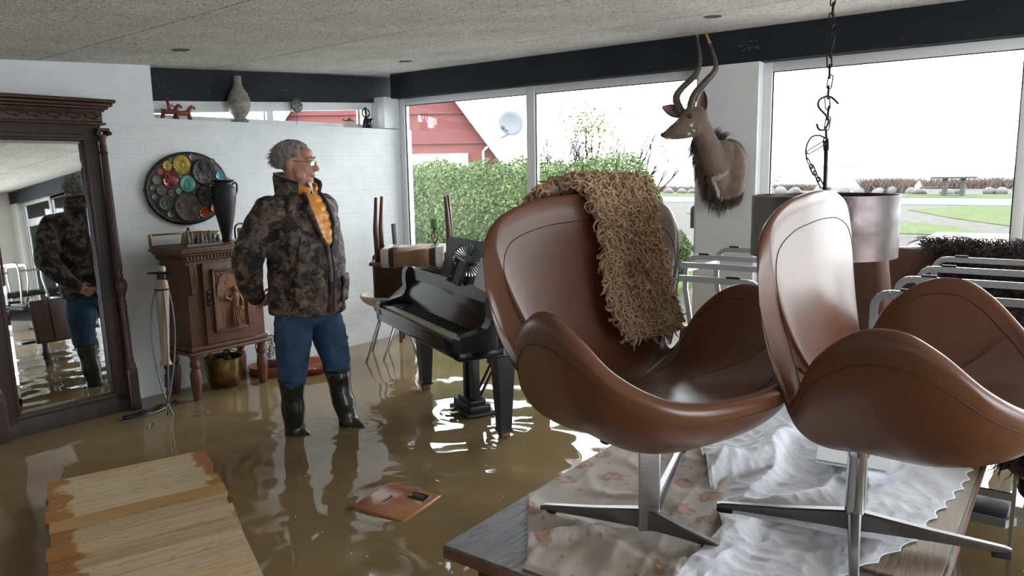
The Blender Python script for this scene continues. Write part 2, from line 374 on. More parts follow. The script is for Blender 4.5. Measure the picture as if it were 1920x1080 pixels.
# window wall: piers and low sill
ww = MB(); BZ = bz-.216
ww.box((XC+.14, 1.965, BZ/2), (.28, .415, BZ))
ww.box((XC+.14, -4.9, BZ/2), (.28, .3, BZ))
ww.box((XC+.14, (Y0+YB)/2, .07), (.28, YB-Y0, .14))
struct(ww.obj('wall_right', M['white']))
ws = MB()
for a, b in ((X0-.2, -.6), (4.8, XC+.3)): ws.box(((a+b)/2, Y0-.1, 1.25), (b-a, .2, 2.9))
ws.box((2.1, Y0-.1, .07), (5.4, .2, .14)); ws.box((2.1, Y0-.1, 2.5), (5.4, .2, .4))
struct(ws.obj('wall_front', M['white']))
struct(MB().box((X0-.1, (Y0+YB)/2, 1.2), (.2, YB-Y0+.4, 2.7)).obj('wall_left', M['white']))
# windows of the window wall: frames in the reveal, glass panes
def window(n, y0, y1, mull=(), z0=.14, z1=None, trans=None):
    z1 = z1 or BZ; xf = XC+.13; f = MB(); fw = .055; d = .07
    def fr(ya, yb, za, zb):
        f.box((xf, (ya+yb)/2, (za+zb)/2), (d, yb-ya, zb-za), bev=.004)
    fr(y0, y0+fw, z0, z1); fr(y1-fw, y1, z0, z1)
    for q in mull: fr(q-.04, q+.04, z0, z1)
    cuts = [y0+fw]+[q+k*.04 for q in mull for k in (-1, 1)]+[y1-fw]; d = .064
    for i in range(0, len(cuts), 2):
        fr(cuts[i], cuts[i+1], z1-.06, z1); fr(cuts[i], cuts[i+1], z0, z0+.07)
        if trans: fr(cuts[i], cuts[i+1], trans-.06, trans+.06)
    # dark gasket lines
    g = MB(); yy = [y0+fw]+[q+s*.04 for q in mull for s in (-1, 1)]+[y1-fw]
    zz = [(z0+.07, (trans-.04) if trans else z1-.06)]+([(trans+.04, z1-.06)] if trans else [])
    for i in range(0, len(yy)-1, 2):
        a, b = yy[i], yy[i+1]
        for za, zb in zz:
            for q in (a+.004, b-.004): g.box((xf-.012, q, (za+zb)/2), (.01, .006, zb-za))
            for q in (za+.004, zb-.004): g.box((xf-.012, (a+b)/2, q), (.01, b-a, .006))
    o = struct(f.obj('window_%d' % n, M['upvc'], smooth=30))
    g.obj('gasket', M['rubber'], o)
    p = MB(); p.box((xf, (y0+y1)/2, (z0+z1)/2), (.006, y1-y0-.02, z1-z0-.02)); p.obj('window_pane', M['glass'], o)
    return o
window(1, 2.173, YB-.01, mull=(3.66,))
window(2, .262, 1.757)
window(3, -1.0, .262)
window(4, -4.75, -1.0, mull=(-2.25, -3.5), trans=1.97)
# strip window above the ledge
f = MB(); yf = YB+.20
def zt(x): return ceil_z(x)-.225
f.prism([(LX, LZ), (XC-.09, LZ+.01), (XC-.09, LZ+.045), (LX, LZ+.04)], 1, yf-.03, yf+.03)
f.prism([(LX, zt(LX)-.085), (XC-.09, zt(XC)-.085), (XC-.09, zt(XC)), (LX, zt(LX))], 1, yf-.03, yf+.03)
f.prism([(3.825, LZ+.03), (3.885, LZ+.03), (3.885, zt(3.88)-.03), (3.825, zt(3.83)-.03)], 1, yf-.027, yf+.027)
f.prism([(XC-.17, LZ+.03), (XC-.09, LZ+.03), (XC-.09, zt(XC-.1)-.03), (XC-.17, zt(XC-.1)-.03)], 1, yf-.026, yf+.026)
o = struct(f.obj('window_5', M['upvc']))
g = MB(); g.prism([(LX, LZ), (XC-.1, LZ), (XC-.1, zt(XC)), (LX, zt(LX))], 1, yf-.003, yf+.003); g.obj('window_pane', M['glass'], o)
g = MB()
for x in (3.80, 4.80): g.box((x, yf-.018, (LZ+zt(x))/2), (.012, .02, zt(x)-LZ-.07))
g.obj('window_stay', M['satin_steel'], o)
# unseen south window, added and widened to let in fill light
f = MB()
for x in (-.57, 1.2, 3.0, 4.77): f.box((x, Y0-.1, 1.22), (.07, .07, 2.16))
for zz in (.17, 2.27): f.box((2.1, Y0-.1, zz), (5.4, .068, .07))
o = struct(f.obj('window_6', M['upvc'])); MB().box((2.1, Y0-.1, 1.22), (5.36, .006, 2.1)).obj('window_pane', M['glass'], o)
# downlights
dl = thing('ceiling_downlight', 'round dark recessed ceiling downlight above the oak cabinet', 'downlight', (2.532, 4.324, ceil_z(2.532)))
a = MB().lathe([(.052, -.004), (.052, .001), (.04, .001), (.04, -.003)], n=28, cap=False); a.obj('trim_ring', M['lampmetal'], dl, smooth=30)
a = MB().lathe([(.041, -.001), (.03, .0), (.001, .0)], n=28); a.obj('lamp_face', M['ink'], dl)
dl.rotation_euler = (0, -math.atan(.0625), 0)
for (x, y), lb in (((4.336, 4.258), 'round pale ceiling downlight near the corner where the two black beams meet'), ((4.276, 1.764), 'round brass ceiling downlight above the antelope horns')):
    c = copy_tree(dl); c.location = (x, y, ceil_z(x)); c['label'] = lb; c['group'] = 'ceiling downlights'
dl['group'] = 'ceiling downlights'
# ================================================================== water
def water_mat():
    m = bpy.data.materials.new('murky_flood_water'); m.use_nodes = True
    n, L, b = nodes(m); b.inputs['Roughness'].default_value = .035; b.inputs['IOR'].default_value = 1.38
    t = n.new('ShaderNodeTexCoord'); z = n.new('ShaderNodeTexNoise'); z.inputs['Scale'].default_value = 1.1; z.inputs['Detail'].default_value = 3; L.new(t.outputs['Object'], z.inputs['Vector'])
    r = ramp(n, [(.3, (.21, .142, .068)), (.7, (.28, .195, .10))]); L.new(z.outputs['Fac'], r.inputs['Fac']); L.new(r.outputs['Color'], b.inputs['Base Color'])
    return m
M['water'] = water_mat()
rs = np.random.RandomState(3)
def water_grid(x0, x1, y0, y1, st, amp, rings=()):
    nx = int((x1-x0)/st)+1; ny = int((y1-y0)/st)+1
    X, Y = np.meshgrid(np.linspace(x0, x1, nx), np.linspace(y0, y1, ny), indexing='ij')
    H = np.zeros_like(X)
    for k in range(46):
        lam = rs.uniform(.12, .9); a = rs.normal(.65, .75); ph = rs.uniform(0, 2*PI)
        env = .5+.5*np.sin(X*rs.uniform(.4, 1.8)+Y*rs.uniform(-1.8, 1.8)+rs.uniform(0, 6))
        warp = .12*np.sin(Y*rs.uniform(1, 4)+rs.uniform(0, 6))+.12*np.sin(X*rs.uniform(1, 4)+rs.uniform(0, 6))
        H += env*lam**1.15*np.sin(2*PI/lam*((X+warp)*math.cos(a)+(Y+warp)*math.sin(a))+ph)
    # calmer next to the brick wall
    calm = np.clip((5.2-Y)/2.6, .16, 1)
    H *= amp*calm
    for cx, cy, a, lam, dec in rings:
        d = np.hypot(X-cx, Y-cy); H += a*np.sin(2*PI*d/lam)*np.exp(-((d-.12)/dec)**2)*(1+.3*np.sin(3*np.arctan2(Y-cy, X-cx)))
    v = np.stack([X, Y, H+WZ], -1).reshape(-1, 3)
    i = np.arange(nx*ny).reshape(nx, ny); f = np.stack([i[:-1, :-1], i[1:, :-1], i[1:, 1:], i[:-1, 1:]], -1).reshape(-1, 4)
    me = bpy.data.meshes.new('flood_water'); me.vertices.add(len(v)); me.vertices.foreach_set('co', v.astype('f').ravel())
    me.loops.add(f.size); me.loops.foreach_set('vertex_index', f.ravel().astype('i')); me.polygons.add(len(f)); me.polygons.foreach_set('loop_start', np.arange(0, f.size, 4, dtype='i'))
    me.update(calc_edges=True); me.polygons.foreach_set('use_smooth', [True]*len(f)); me.materials.append(M['water'])
    o = bpy.data.objects.new('flood_water', me); C.objects.link(o); return o
WR = [(2.76, 3.60, .0016, .075, .16), (3.02, 3.44, .0016, .07, .16), (3.33, 2.58, .0008, .1, .14), (3.61, 3.06, .001, .08, .2), (2.34, 2.46, .0014, .09, .2), (2.5, 4.6, .0006, .08, .15)]
o = water_grid(X0, XC, Y0, YB, .022, .0026, WR)
tag(o, 'murky brown flood water standing ankle deep over the whole floor', 'water', kind='stuff')
# small bits of foam and litter on the water
fb = MB()
for i in range(70):
    x, y = rnd.uniform(1.6, 4.2), rnd.uniform(1.5, 3.6); s = rnd.uniform(.002, .006)
    fb.ball((x, y, WZ+.002), (s, s*rnd.uniform(.6, 1.4), .002), 6)
tag(fb.obj('foam_speck', M['paper']), 'tiny white foam specks scattered on the brown flood water', 'foam', kind='stuff')
# ================================================================== outside
M['grass'] = mat('lawn', (.034, .050, .016), .95, col2=(.050, .062, .024), scale=1.4, bump=.5, bscale=20, spec=.05)
M['asphalt'] = mat('wet_road', (.050, .056, .065), .8, spec=.1)
M['path'] = mat('sandy_path', (.062, .058, .052), .9, col2=(.045, .042, .036), scale=3, spec=.05)
M['sea'] = mat('grey_sea', (.066, .070, .074), .8)
M['straw'] = mat('dry_reed', (.050, .032, .024), .9, col2=(.072, .050, .036), scale=6)
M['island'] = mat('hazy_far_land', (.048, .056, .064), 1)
M['stone'] = mat('shore_stone', (.07, .068, .063), .8, col2=(.045, .044, .040), scale=3)
M['benchwood'] = mat('weathered_bench', (.030, .028, .023), .8)
M['outwater'] = mat('flooded_yard_water', (.45, .42, .36), .05, ior=1.38, bump=.08, bscale=6)
struct(MB().box((35, 12, -.4), (60, 140, .8)).obj('ground_shore', M['path']))
struct(MB().box((500, 12, -1.5), (870, 1400, 1.0)).obj('ground_seabed', M['path']))
tag(MB().box((1530, 0, -.45), (2940, 6000, .1)).obj('sea', M['sea']), 'pale grey open sea beyond the shore stones reaching the horizon', 'sea', kind='stuff')
tag(MB().box((12.8, -6, .06), (15.0, 17.4, .04)).obj('flooded_yard', M['outwater']), 'bright flood water covering the yard outside the large right window', 'water', kind='stuff')
g = MB()
def patch(pts, z=.02):
    n = len(pts); g.add([(x, y, -.03) for x, y in pts]+[(x, y, z) for x, y in pts], [tuple(range(n, 2*n))]+[(i, (i+1) % n, n+(i+1) % n, n+i) for i in range(n)])
patch([(5.35, 3.3), (13, 5), (19, 30), (5.35, 30)], .095)
tag(g.obj('lawn', M['grass']), 'green garden lawn behind the flooded yard below the hedge', 'lawn', kind='stuff')
g = MB(); patch([(24.5, -6), (35.5, -6), (35.5, 3.6), (31.5, 5.2), (27, 3.2), (24, 1.5)], .02); patch([(20.4, 1.6), (23.2, 2.6), (26.5, 6), (27, 12), (20.4, 8)], .02)
tag(g.obj('grass_verge', M['grass']), 'bright green grass bank with a sandy track in front of the road', 'grass', kind='stuff')
g = MB(); patch([(43.6, -30), (49, -30), (49, 40), (43.6, 40)], .03)
tag(g.obj('grass_strip', M['grass']), 'narrow grass strip between the road and the shore stones', 'grass', kind='stuff')
struct(MB().box((39.6, 5, 0.0), (7.6, 120, .04)).obj('road', M['asphalt']))
# far islands
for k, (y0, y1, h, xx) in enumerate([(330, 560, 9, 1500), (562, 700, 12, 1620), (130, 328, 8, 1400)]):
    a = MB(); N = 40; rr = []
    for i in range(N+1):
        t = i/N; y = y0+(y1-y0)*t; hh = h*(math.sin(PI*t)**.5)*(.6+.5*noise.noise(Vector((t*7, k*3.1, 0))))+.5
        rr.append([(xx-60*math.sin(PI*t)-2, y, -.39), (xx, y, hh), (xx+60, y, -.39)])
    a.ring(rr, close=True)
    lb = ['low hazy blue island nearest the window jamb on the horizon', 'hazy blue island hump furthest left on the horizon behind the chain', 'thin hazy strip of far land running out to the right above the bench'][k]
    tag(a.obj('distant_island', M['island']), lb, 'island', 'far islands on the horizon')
def tuft(cx, cy, w, l, h, n, zb=0, m='straw', name='reed_clump', lb='', cat='reeds', grp=None, up=.35):
    a = MB()
    for i in range(n):
        x = cx+rnd.gauss(0, w/2.6); y = cy+rnd.uniform(-l/2, l/2); hh = h*rnd.uniform(.45, 1.05); dx, dy = rnd.gauss(0, up)*hh, rnd.gauss(0, up)*hh
        s = .02*rnd.uniform(.6, 1.4)
        a.add([(x, y-s, zb), (x, y+s, zb), (x+dx*.4, y+dy*.4+s*.7, zb+hh*.6), (x+dx, y+dy, zb+hh)], [(0, 1, 2, 3)])
    return tag(a.obj(name, M[m]), lb, cat, grp)
tuft(51.8, 9.8, 1.0, 2.6, .95, 1500, lb='reddish brown reed clump standing left of the shore bench')
tuft(62, 4.8, 1.4, 9, .8, 1800, lb='long low band of brown reeds behind the shore bench')
tuft(53.5, 25, 1.6, 9, .5, 1500, lb='pale dry grass bank at the shore seen above the drum lamp shade')
tuft(57, 17, 1.0, 2.4, .5, 500, lb='low brown driftwood scrub right of the hanging lamp rod', up=.9)
# bare branches of a washed-up bush
a = MB()
def twig(p, d, l, r, dep, mb, spread=.5, upb=.25):
    q = p+d*l; mb.tube([p, p+d*l*.5+Vector((rnd.gauss(0, .04), rnd.gauss(0, .04), 0))*l, q], [r, r*.85, r*.65], 4, cap=False)
    if dep <= 0: return
    for _ in range(rnd.choice([2, 2, 3])):
        nd = (d+Vector((rnd.gauss(0, spread), rnd.gauss(0, spread), rnd.gauss(0, spread*.7)+upb))).normalized()
        twig(q, nd, l*rnd.uniform(.6, .85), r*.62, dep-1, mb, spread, upb)
for i in range(7): twig(Vector((52, 18.5+rnd.uniform(-1.8, 1.8), .1)), Vector((0, rnd.uniform(-1, 1), .5)).normalized(), .7, .03, 4, a, .6, .12)
tag(a.obj('driftwood_branches', M['benchwood'], smooth=True), 'tangle of bare driftwood branches on the shore just right of the lamp rod', 'driftwood')
# shore stones
for i in range(30):
    a = MB(); a.ball((0, 0, 0), (rnd.uniform(.25, .5), rnd.uniform(.25, .45), rnd.uniform(.15, .35)), 9)
    o = a.obj('shore_stone', M['stone'], smooth=True); o.location = (49.6+rnd.uniform(-.8, 1.4), -4+i*.95+rnd.uniform(-.3, .3), .1); o.rotation_euler = (rnd.random(), rnd.random()*.4, rnd.random()*6)
    tag(o, 'grey boulder in the row of stones along the shore', 'stone', 'shore stones along the grass strip')
# bench
b = thing('picnic_bench', 'weathered wooden bench table with two posts on the far shore', 'bench', (46.5, 5.55, 0))
MB().box((0, 0, .98), (.9, 2.1, .09)).obj('bench_top', M['benchwood'], b)
for s in (-.42, .42): MB().box((0, s, .48), (.5, .2, .95)).obj('post', M['benchwood'], b)
MB().box((.7, .6, .42), (.3, 2.2, .09)).obj('seat_plank', M['benchwood'], b)
# hedge
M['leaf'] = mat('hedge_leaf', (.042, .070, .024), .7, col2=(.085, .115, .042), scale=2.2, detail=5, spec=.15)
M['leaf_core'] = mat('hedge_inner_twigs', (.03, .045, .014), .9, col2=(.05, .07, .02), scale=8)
def hedge(name, lb, x, y0, y1, h, n, dep=.7, yl=None):
    r = thing(name, lb, 'hedge', (x, (y0+y1)/2, .05)); L_ = y1-y0
    def top(y): return h*(1+.05*noise.noise(Vector((y*1.3, 3, 0)))+.06*noise.noise(Vector((y*4.2, 7, 0))))
    a = MB(); rr = []
    for i in range(41):
        y = -L_/2+L_*i/40; e_ = max(.02, min(1, min(i, 40-i)*L_/40/.45))**.5; t = top(y)*.93; rr.append([(dep*.8*e_*math.cos(q)*(1+.15*noise.noise(Vector((q*2, y, 1)))), y, t*.5+t*.5*e_*math.sin(q)) for q in np.linspace(0, 2*PI, 12, endpoint=False)])
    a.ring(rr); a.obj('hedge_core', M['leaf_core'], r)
    a = MB()
    for i in range(n):
        y = rnd.uniform(-L_/2, L_/2); q = rnd.uniform(.15*PI, 1.35*PI); t = top(y); e_ = max(.1, min(1, (L_/2-abs(y))/.45+.05))**.5; k = e_*(rnd.uniform(.84, 1.07)+.13*noise.noise(Vector((y*2.5, q*2.5, 5))))
        p = Vector((dep*math.cos(q)*k, y, t*.5+t*.5*math.sin(q)*k))
        s = rnd.uniform(.014, .034); d = Vector((rnd.gauss(-.5, 1), rnd.gauss(0, 1), rnd.gauss(.3, 1))).normalized(); e = d.orthogonal().normalized(); e.rotate(Matrix.Rotation(rnd.random()*6, 3, d)); f2 = d.cross(e)
        a.add([p-e*s, p+f2*s*.45, p+e*s, p-f2*s*.45], [(0, 1, 2, 3)])
    tag(a.obj('foliage', M['leaf'], r), kind=None)
    return r
hedge('garden_hedge', 'long clipped green hedge outside the left windows in front of the red house', 8.0, 3.85, 10.5, 1.68, 60000)
hedge('garden_bush', 'small loose green bush at the right end of the hedge beside the mailbox', 9.0, 3.9, 4.7, .95, 2500, .35)
# bare shrub above the hedge
t = thing('bare_shrub', 'bare branched shrub with few yellow leaves rising above the hedge', 'shrub', (10.0, 6.00, .05))
a = MB()
for i in range(9):
    q = (i-4)*.2; twig(Vector((0, q*.3, .0)), Vector((rnd.gauss(0, .15), q*.45, 1)).normalized(), .72, .030, 5, a, .26, .28)
M['twig'] = mat('dark_twigs', (.010, .008, .006), .9, spec=.05); a.obj('branches', M['twig'], t)
M['yleaf'] = mat('yellow_green_leaf', (.12, .12, .03), .7)
b_ = MB()
for i in range(700):
    p = Vector((rnd.gauss(0, .2), rnd.gauss(-.02, .22), 2.30+rnd.gauss(0, .17))); s = rnd.uniform(.018, .036); d = Vector((rnd.gauss(0, 1), rnd.gauss(0, 1), rnd.gauss(0, 1))).normalized(); e = d.orthogonal().normalized(); f2 = d.cross(e)
    b_.add([p-e*s, p+f2*s*.5, p+e*s, p-f2*s*.5], [(0, 1, 2, 3)])
b_.obj('leaves', M['yleaf'], t)
# mailbox
mbx = thing('mailbox', 'dark rounded mailbox on a post outside beside the white pier', 'mailbox', (8.6, 3.62, .05))
MB().cyl((0, 0, 0), (0, 0, .9), .02).obj('post', M['iron'], mbx)
a = MB(); a.prism([(-.09, .9), (.09, .9), (.09, 1.12)]+[(.09*math.cos(q), 1.12+.06*math.sin(q)) for q in np.linspace(0, PI, 9)]+[(-.09, 1.12)], 0, -.14, .14); a.obj('box', M['iron'], mbx)
# red house
M['redboard'] = bpy.data.materials.new('red_board_cladding'); M['redboard'].use_nodes = True
n, L, b = nodes(M['redboard']); b.inputs['Roughness'].default_value = .8
tcn = n.new('ShaderNodeTexCoord'); sx = n.new('ShaderNodeSeparateXYZ'); L.new(tcn.outputs['Object'], sx.inputs[0])
mm = n.new('ShaderNodeMath'); mm.operation = 'MULTIPLY'; mm.inputs[1].default_value = 7; L.new(sx.outputs['Y'], mm.inputs[0]); fr = n.new('ShaderNodeMath'); fr.operation = 'FRACT'; L.new(mm.outputs[0], fr.inputs[0])
r = ramp(n, [(.0, (.055, .010, .009)), (.10, (.098, .022, .020))]); L.new(fr.outputs[0], r.inputs['Fac']); L.new(r.outputs['Color'], b.inputs['Base Color'])
M['roof'] = mat('grey_roof', (.05, .05, .055), .8)
h = thing('red_house', 'red board clad house with white gable edge behind the hedge', 'house', (13.94, 14.75, .1), math.radians(40))
zr_, ze, hw_ = 6.55, 2.15, 3.2
MB().prism([(-hw_, 0), (hw_, 0), (hw_, ze), (0, zr_-.1), (-hw_, ze)], 0, 0, 8).obj('house_wall', M['redboard'], h)
def slab(x0, x1, k0, k1):
    a = MB()
    for s_ in (-1, 1):
        nrm = Vector((0, s_*(zr_-ze), hw_)).normalized(); p0, p1 = Vector((0, s_*(hw_+.22), ze-.3)), Vector((0, 0, zr_))
        v_ = [p+Vector((x, 0, 0))+nrm*k for p in (p0, p1) for x in (x0, x1) for k in (k0, k1)]
        a.add(v_, [(0, 1, 3, 2), (4, 6, 7, 5), (0, 2, 6, 4), (1, 5, 7, 3), (0, 4, 5, 1), (2, 3, 7, 6)])
    return a
slab(-.28, 8.2, 0, .10).obj('roof', M['roof'], h); slab(-.34, -.28, -.26, .12).obj('gable_board', M['upvc'], h)
a = MB(); a.box((-.03, 0, 2.35), (.06, 6.1, .09)); a.box((-.03, 0, 3.1), (.06, 4.8, .06)); a.obj('cladding_trim', M['redboard'], h)
w_ = MB(); w_.box((-.05, -1.5, 1.6), (.08, 1.6, .9)); w_ = w_.obj('house_window', M['upvc'], h)
MB().box((-.10, -1.5, 1.6), (.03, 1.35, .7)).obj('pane', M['outwater'], w_)
a = MB(); a.tube([(-.06, -2.7, .1), (-.06, -2.7, 2.1), (-.2, -2.8, 2.2)], .03); a.obj('downpipe', M['upvc'], h)
# satellite dish on a bracket at the eaves
d = thing('satellite_dish', 'pale grey satellite dish on an arm beside the red house gable', 'satellite dish', (15.6, 11.73, 2.85))
a = MB(); R_ = Matrix.Rotation(-1.15, 3, 'Y') @ Matrix.Rotation(.9, 3, 'X')
a.lathe([(.001, .0), (.13, .010), (.24, .036), (.32, .068), (.316, .08), (.23, .048), (.12, .02), (.001, .012)], n=28, R=R_, cap=False); M['dish'] = mat('grey_dish', (.055, .06, .068), .5); a.obj('dish', M['dish'], d, smooth=True)
a = MB(); a.tube([(0, 0, 0), (.05, .1, -.25), (.3, .75, -.4)], .02); a.tube([(0, 0, -.2), (-.35, -.05, -.12)], .012); a.ball((-.36, -.05, -.1), .05, 8); a.obj('dish_arm', M['asphalt'], d)
# neighbouring white brick house to the south-east (seen in the mirror)
h = thing('white_brick_house', 'long low white brick house across the yard reflected in the leaning mirror', 'house', (15.5, -9, .1))
MB().box((0, 0, 1.25), (.4, 16, 2.5)).obj('house_wall', M['brick'], h)
a = MB(); a.prism([(-.7, 2.4), (3.2, 3.3), (3.2, 3.42), (-.7, 2.52)], 1, -8.3, 8.3); a.obj('roof', M['roof'], h)
# ================================================================== leaning mirror (local: x right, y towards the wall, z up)
mr = thing('standing_mirror', 'tall dark carved mirror leaning on the brick wall at the left, fluted side columns', 'mirror', (1.99, 4.955, 0.0))
mr.rotation_euler = (-math.radians(3.15), 0, math.radians(-1.0))
FW = .40   # half width
def fluted(r, n=20):  # profile wobble for flutes
    return r
a = MB()
a.box((0, .05, .14), (2*FW, .06, .20), bev=.008)                      # bottom rail
a.box((0, .035, .235), (2*FW-.14, .03, .04), bev=.006); a.box((0, .03, .05), (2*FW+.04, .09, .09), bev=.01)
for s in (-1, 1):
    a.box((s*(FW-.075), .05, 1.05), (.09, .06, 1.72), bev=.01); a.box((s*(FW-.115), .035, 1.07), (.025, .035, 1.66), bev=.008); a.box((s*(FW-.042), .04, 1.05), (.02, .04, 1.7), bev=.006)
a.box((0, .05, 1.95), (2*FW-.02, .06, .12), bev=.008); a.box((0, .035, 1.897), (2*FW-.20, .035, .025), bev=.008)
a.obj('frame', M['dark_wood'], mr, smooth=30)
a = MB(); a.box((0, .047, 1.075), (2*FW-.24, .006, 1.66)); mg = a.obj('mirror_glass', M['mirror'], mr)
# bevelled border of the glass: slightly tilted facets
a = MB(); gx, z0, z1, bw = FW-.122, .247, 1.893, .026
def facet(p, q, r_, s_): a.add([p, q, r_, s_], [(0, 1, 2, 3)])
yo, yi = .0455, .0425
facet((-gx, yo, z0), (gx, yo, z0), (gx-bw, yi, z0+bw), (-gx+bw, yi, z0+bw)); facet((gx, yo, z0), (gx, yo, z1), (gx-bw, yi, z1-bw), (gx-bw, yi, z0+bw))
facet((gx, yo, z1), (-gx, yo, z1), (-gx+bw, yi, z1-bw), (gx-bw, yi, z1-bw)); facet((-gx, yo, z1), (-gx, yo, z0), (-gx+bw, yi, z0+bw), (-gx+bw, yi, z1-bw))
a.obj('bevelled_edge', M['mirror'], mg)
a = MB(); a.box((0, .066, 1.08), (2*FW-.1, .012, 1.8)); a.obj('back_board', M['dark_wood'], mr)
# cornice with mouldings
a = MB()
for k, (dz, w_, dd, hh) in enumerate([(2.135, .08, .11, .022), (2.113, .065, .095, .02), (2.095, .045, .075, .018), (2.078, .025, .06, .016)]):
    a.box((0, .04-dd/2+.03, dz), (2*FW+2*w_, dd, hh), bev=.006)
a.box((0, .035, 2.035), (2*FW+.0, .07, .075), bev=.004); a.box((0, .03, 1.993), (2*FW+.03, .09, .014), bev=.004)
a.obj('cornice', M['dark_wood2'], mr, smooth=30)
a = MB()
for i in range(46): a.ball((-FW+.01+i*(2*FW-.02)/45, -.004, 2.005), .0045, 6)
for i in range(40): a.ball((-FW+.12+i*(2*FW-.24)/39, .012, 1.925), .004, 6)
a.obj('bead_row', M['dark_wood2'], mr, smooth=True)
a = MB()   # scrolling leaves in the frieze
for i in range(7):
    x = -.33+i*.11
    pts = [(x+.05*math.cos(q)*(1-q/9), -.004, 2.038+.024*math.sin(q)*(1-q/9)) for q in np.linspace(0, 5.5, 16)]
    a.tube(pts, [.008-.0004*k for k in range(16)], 6); a.ball((x+.055, -.004, 2.05), (.016, .006, .009), 8); a.ball((x+.02, -.005, 2.024), (.018, .006, .007), 8)
a.obj('carved_frieze', M['dark_wood'], mr, smooth=True)
def column_prof():
    return [(.001, 0), (.032, .0), (.032, .03), (.024, .045), (.028, .06), (.033, .085), (.030, .11), (.024, .135), (.026, .15)]
for s in (-1, 1):
    a = MB(); x = s*(FW-.012)
    a.box((x, .02, .22), (.07, .08, .36), bev=.006)
    c = a.obj('column_pedestal', M['dark_wood2'], mr, smooth=30)
    a = MB(); a.box((x, -.022, .22), (.044, .008, .28), bev=.003); a.obj('pedestal_panel', M['dark_wood'], c)
    a = MB(); R0 = .4
    a.lathe([(.001, .40), (.036, .40), (.036, .425), (.028, .44), (.030, .455), (.025, .47), (.026, .60), (.024, .80), (.026, .80), (.029, .81), (.024, .825), (.026, .85), (.021, .865), (.030, .90), (.041, .935), (.043, .955), (.036, .985), (.022, 1.0), (.026, 1.015), (.020, 1.03), (.025, 1.05)], (x, .01, 0), 24)
    c = a.obj('side_column', M['dark_wood2'], mr, smooth=40)
    a = MB(); rings = []
    for z in np.linspace(1.05, 1.80, 8):
        rr = .025-.006*(z-1.05)/.75
        rings.append([(x+math.cos(2*PI*j/48)*(rr+(.0022 if j % 4 < 2 else -.0012)), .01+math.sin(2*PI*j/48)*(rr+(.0022 if j % 4 < 2 else -.0012)), z) for j in range(48)])
    a.ring(rings); a.obj('fluted_shaft', M['dark_wood2'], c)
    a = MB(); a.lathe([(.019, 1.80), (.026, 1.81), (.020, 1.825), (.022, 1.85), (.018, 1.87), (.022, 1.90), (.030, 1.925)], (x, .01, 0), 20)
    a.box((x, .01, 1.955), (.075, .075, .02), bev=.004)
    for q in (-1, 1):
        a.tube([(x+q*.034, -.03, 1.932), (x+q*.034, .05, 1.932)], .014, 12); a.ball((x+q*.034, -.033, 1.932), .006, 6)
    a.obj('capital', M['dark_wood2'], c, smooth=40)
# ================================================================== ledge things
t = thing('horse_figurine', 'red-brown clay horse with a rider and dark spots on the window ledge', 'figurine', (2.955, YB+.055, LZ))
def horse(a, x0=0, k=1.0):
    a.tube(catmull([(x0-.045*k, 0, .055), (x0-.02*k, 0, .05), (x0+.025*k, 0, .052), (x0+.045*k, 0, .06)], 4), [.018]*12+[.018], 8)
    for dx in (-.045, .042):
        for s in (-1, 1): a.tube([(x0+dx*k, s*.006, .052), (x0+dx*1.15*k, s*.010, .02), (x0+dx*1.3*k, s*.010, 0)], [.013, .010, .009], 8)
    a.tube(catmull([(x0+.042*k, 0, .06), (x0+.055*k, 0, .085), (x0+.07*k, 0, .098), (x0+.092*k, 0, .086)], 4), [.018, .017, .016, .015, .015, .014, .013, .013, .012, .012, .011, .010, .008], 8)
    for s in (-1, 1): a.tube([(x0+.068*k, s*.004, .1), (x0+.068*k, s*.005, .115)], [.003, .001], 6)
    a.tube([(x0-.048*k, 0, .058), (x0-.065*k, 0, .07)], [.007, .004], 6)
a = MB(); horse(a, -.02); a.obj('horse_body', M['terracotta_d'], t, smooth=True)
a = MB(); a.tube([(-.02, 0, .06), (-.025, 0, .10), (-.035, 0, .135)], [.013, .011, .009], 10); a.ball((-.036, 0, .145), (.011, .010, .008), 8); a.tube([(-.02, 0, .095), (.0, 0, .10), (.02, 0, .085)], .005, 6); a.obj('rider', M['terracotta_d'], t, smooth=True)
t['group'] = 'clay horses on the ledge'; 
t = thing('horse_figurine', 'plain orange-brown clay horse standing right of the horse with rider', 'figurine', (3.055, YB+.09, LZ), 0, 'clay horses on the ledge')
a = MB(); horse(a, -.005, 1.1); a.obj('horse_body', M['terracotta'], t, smooth=True)
t = thing('bottle_vase', 'tall speckled grey stoneware bottle vase on the window ledge before the black beam', 'vase', (3.50, YB+.062, LZ))
a = MB(); a.lathe([(.001, 0), (.058, 0), (.062, .012), (.05, .03), (.047, .04), (.072, .08), (.085, .13), (.083, .175), (.066, .22), (.042, .255), (.032, .285), (.029, .33), (.031, .345), (.025, .348), (.022, .32), (.001, .30)], n=28)
a.obj('vase_body', M['stone_vase'], t, smooth=50)
a = MB()
for q in (0.4, 2.3, 4.5): a.ball((.055*math.cos(q-1.5), .055*math.sin(q-1.5), .012), (.018, .018, .012), 8)
a.obj('vase_foot', M['stone_vase'], t, smooth=True)
t = thing('fish_ornament', 'mottled ceramic fish on a thin metal rod standing on the window ledge', 'ornament', (4.03, YB+.06, LZ))
a = MB(); a.cyl((0, 0, 0), (0, 0, .10), .0025); a.lathe([(.001, 0), (.014, 0), (.012, .004), (.001, .005)]); a.obj('rod', M['iron'], t)
a = MB(); a.ball((.008, 0, .155), (.056, .022, .052), 16); a.obj('fish_body', M['fish'], t, smooth=True)
a = MB(); 
for k in range(5): a.tube([(-.04, 0, .155), (-.075-.008*abs(k-2)*-1, 0, .155+(k-2)*.02)], [.007, .006], 6, flat=(1, .6))
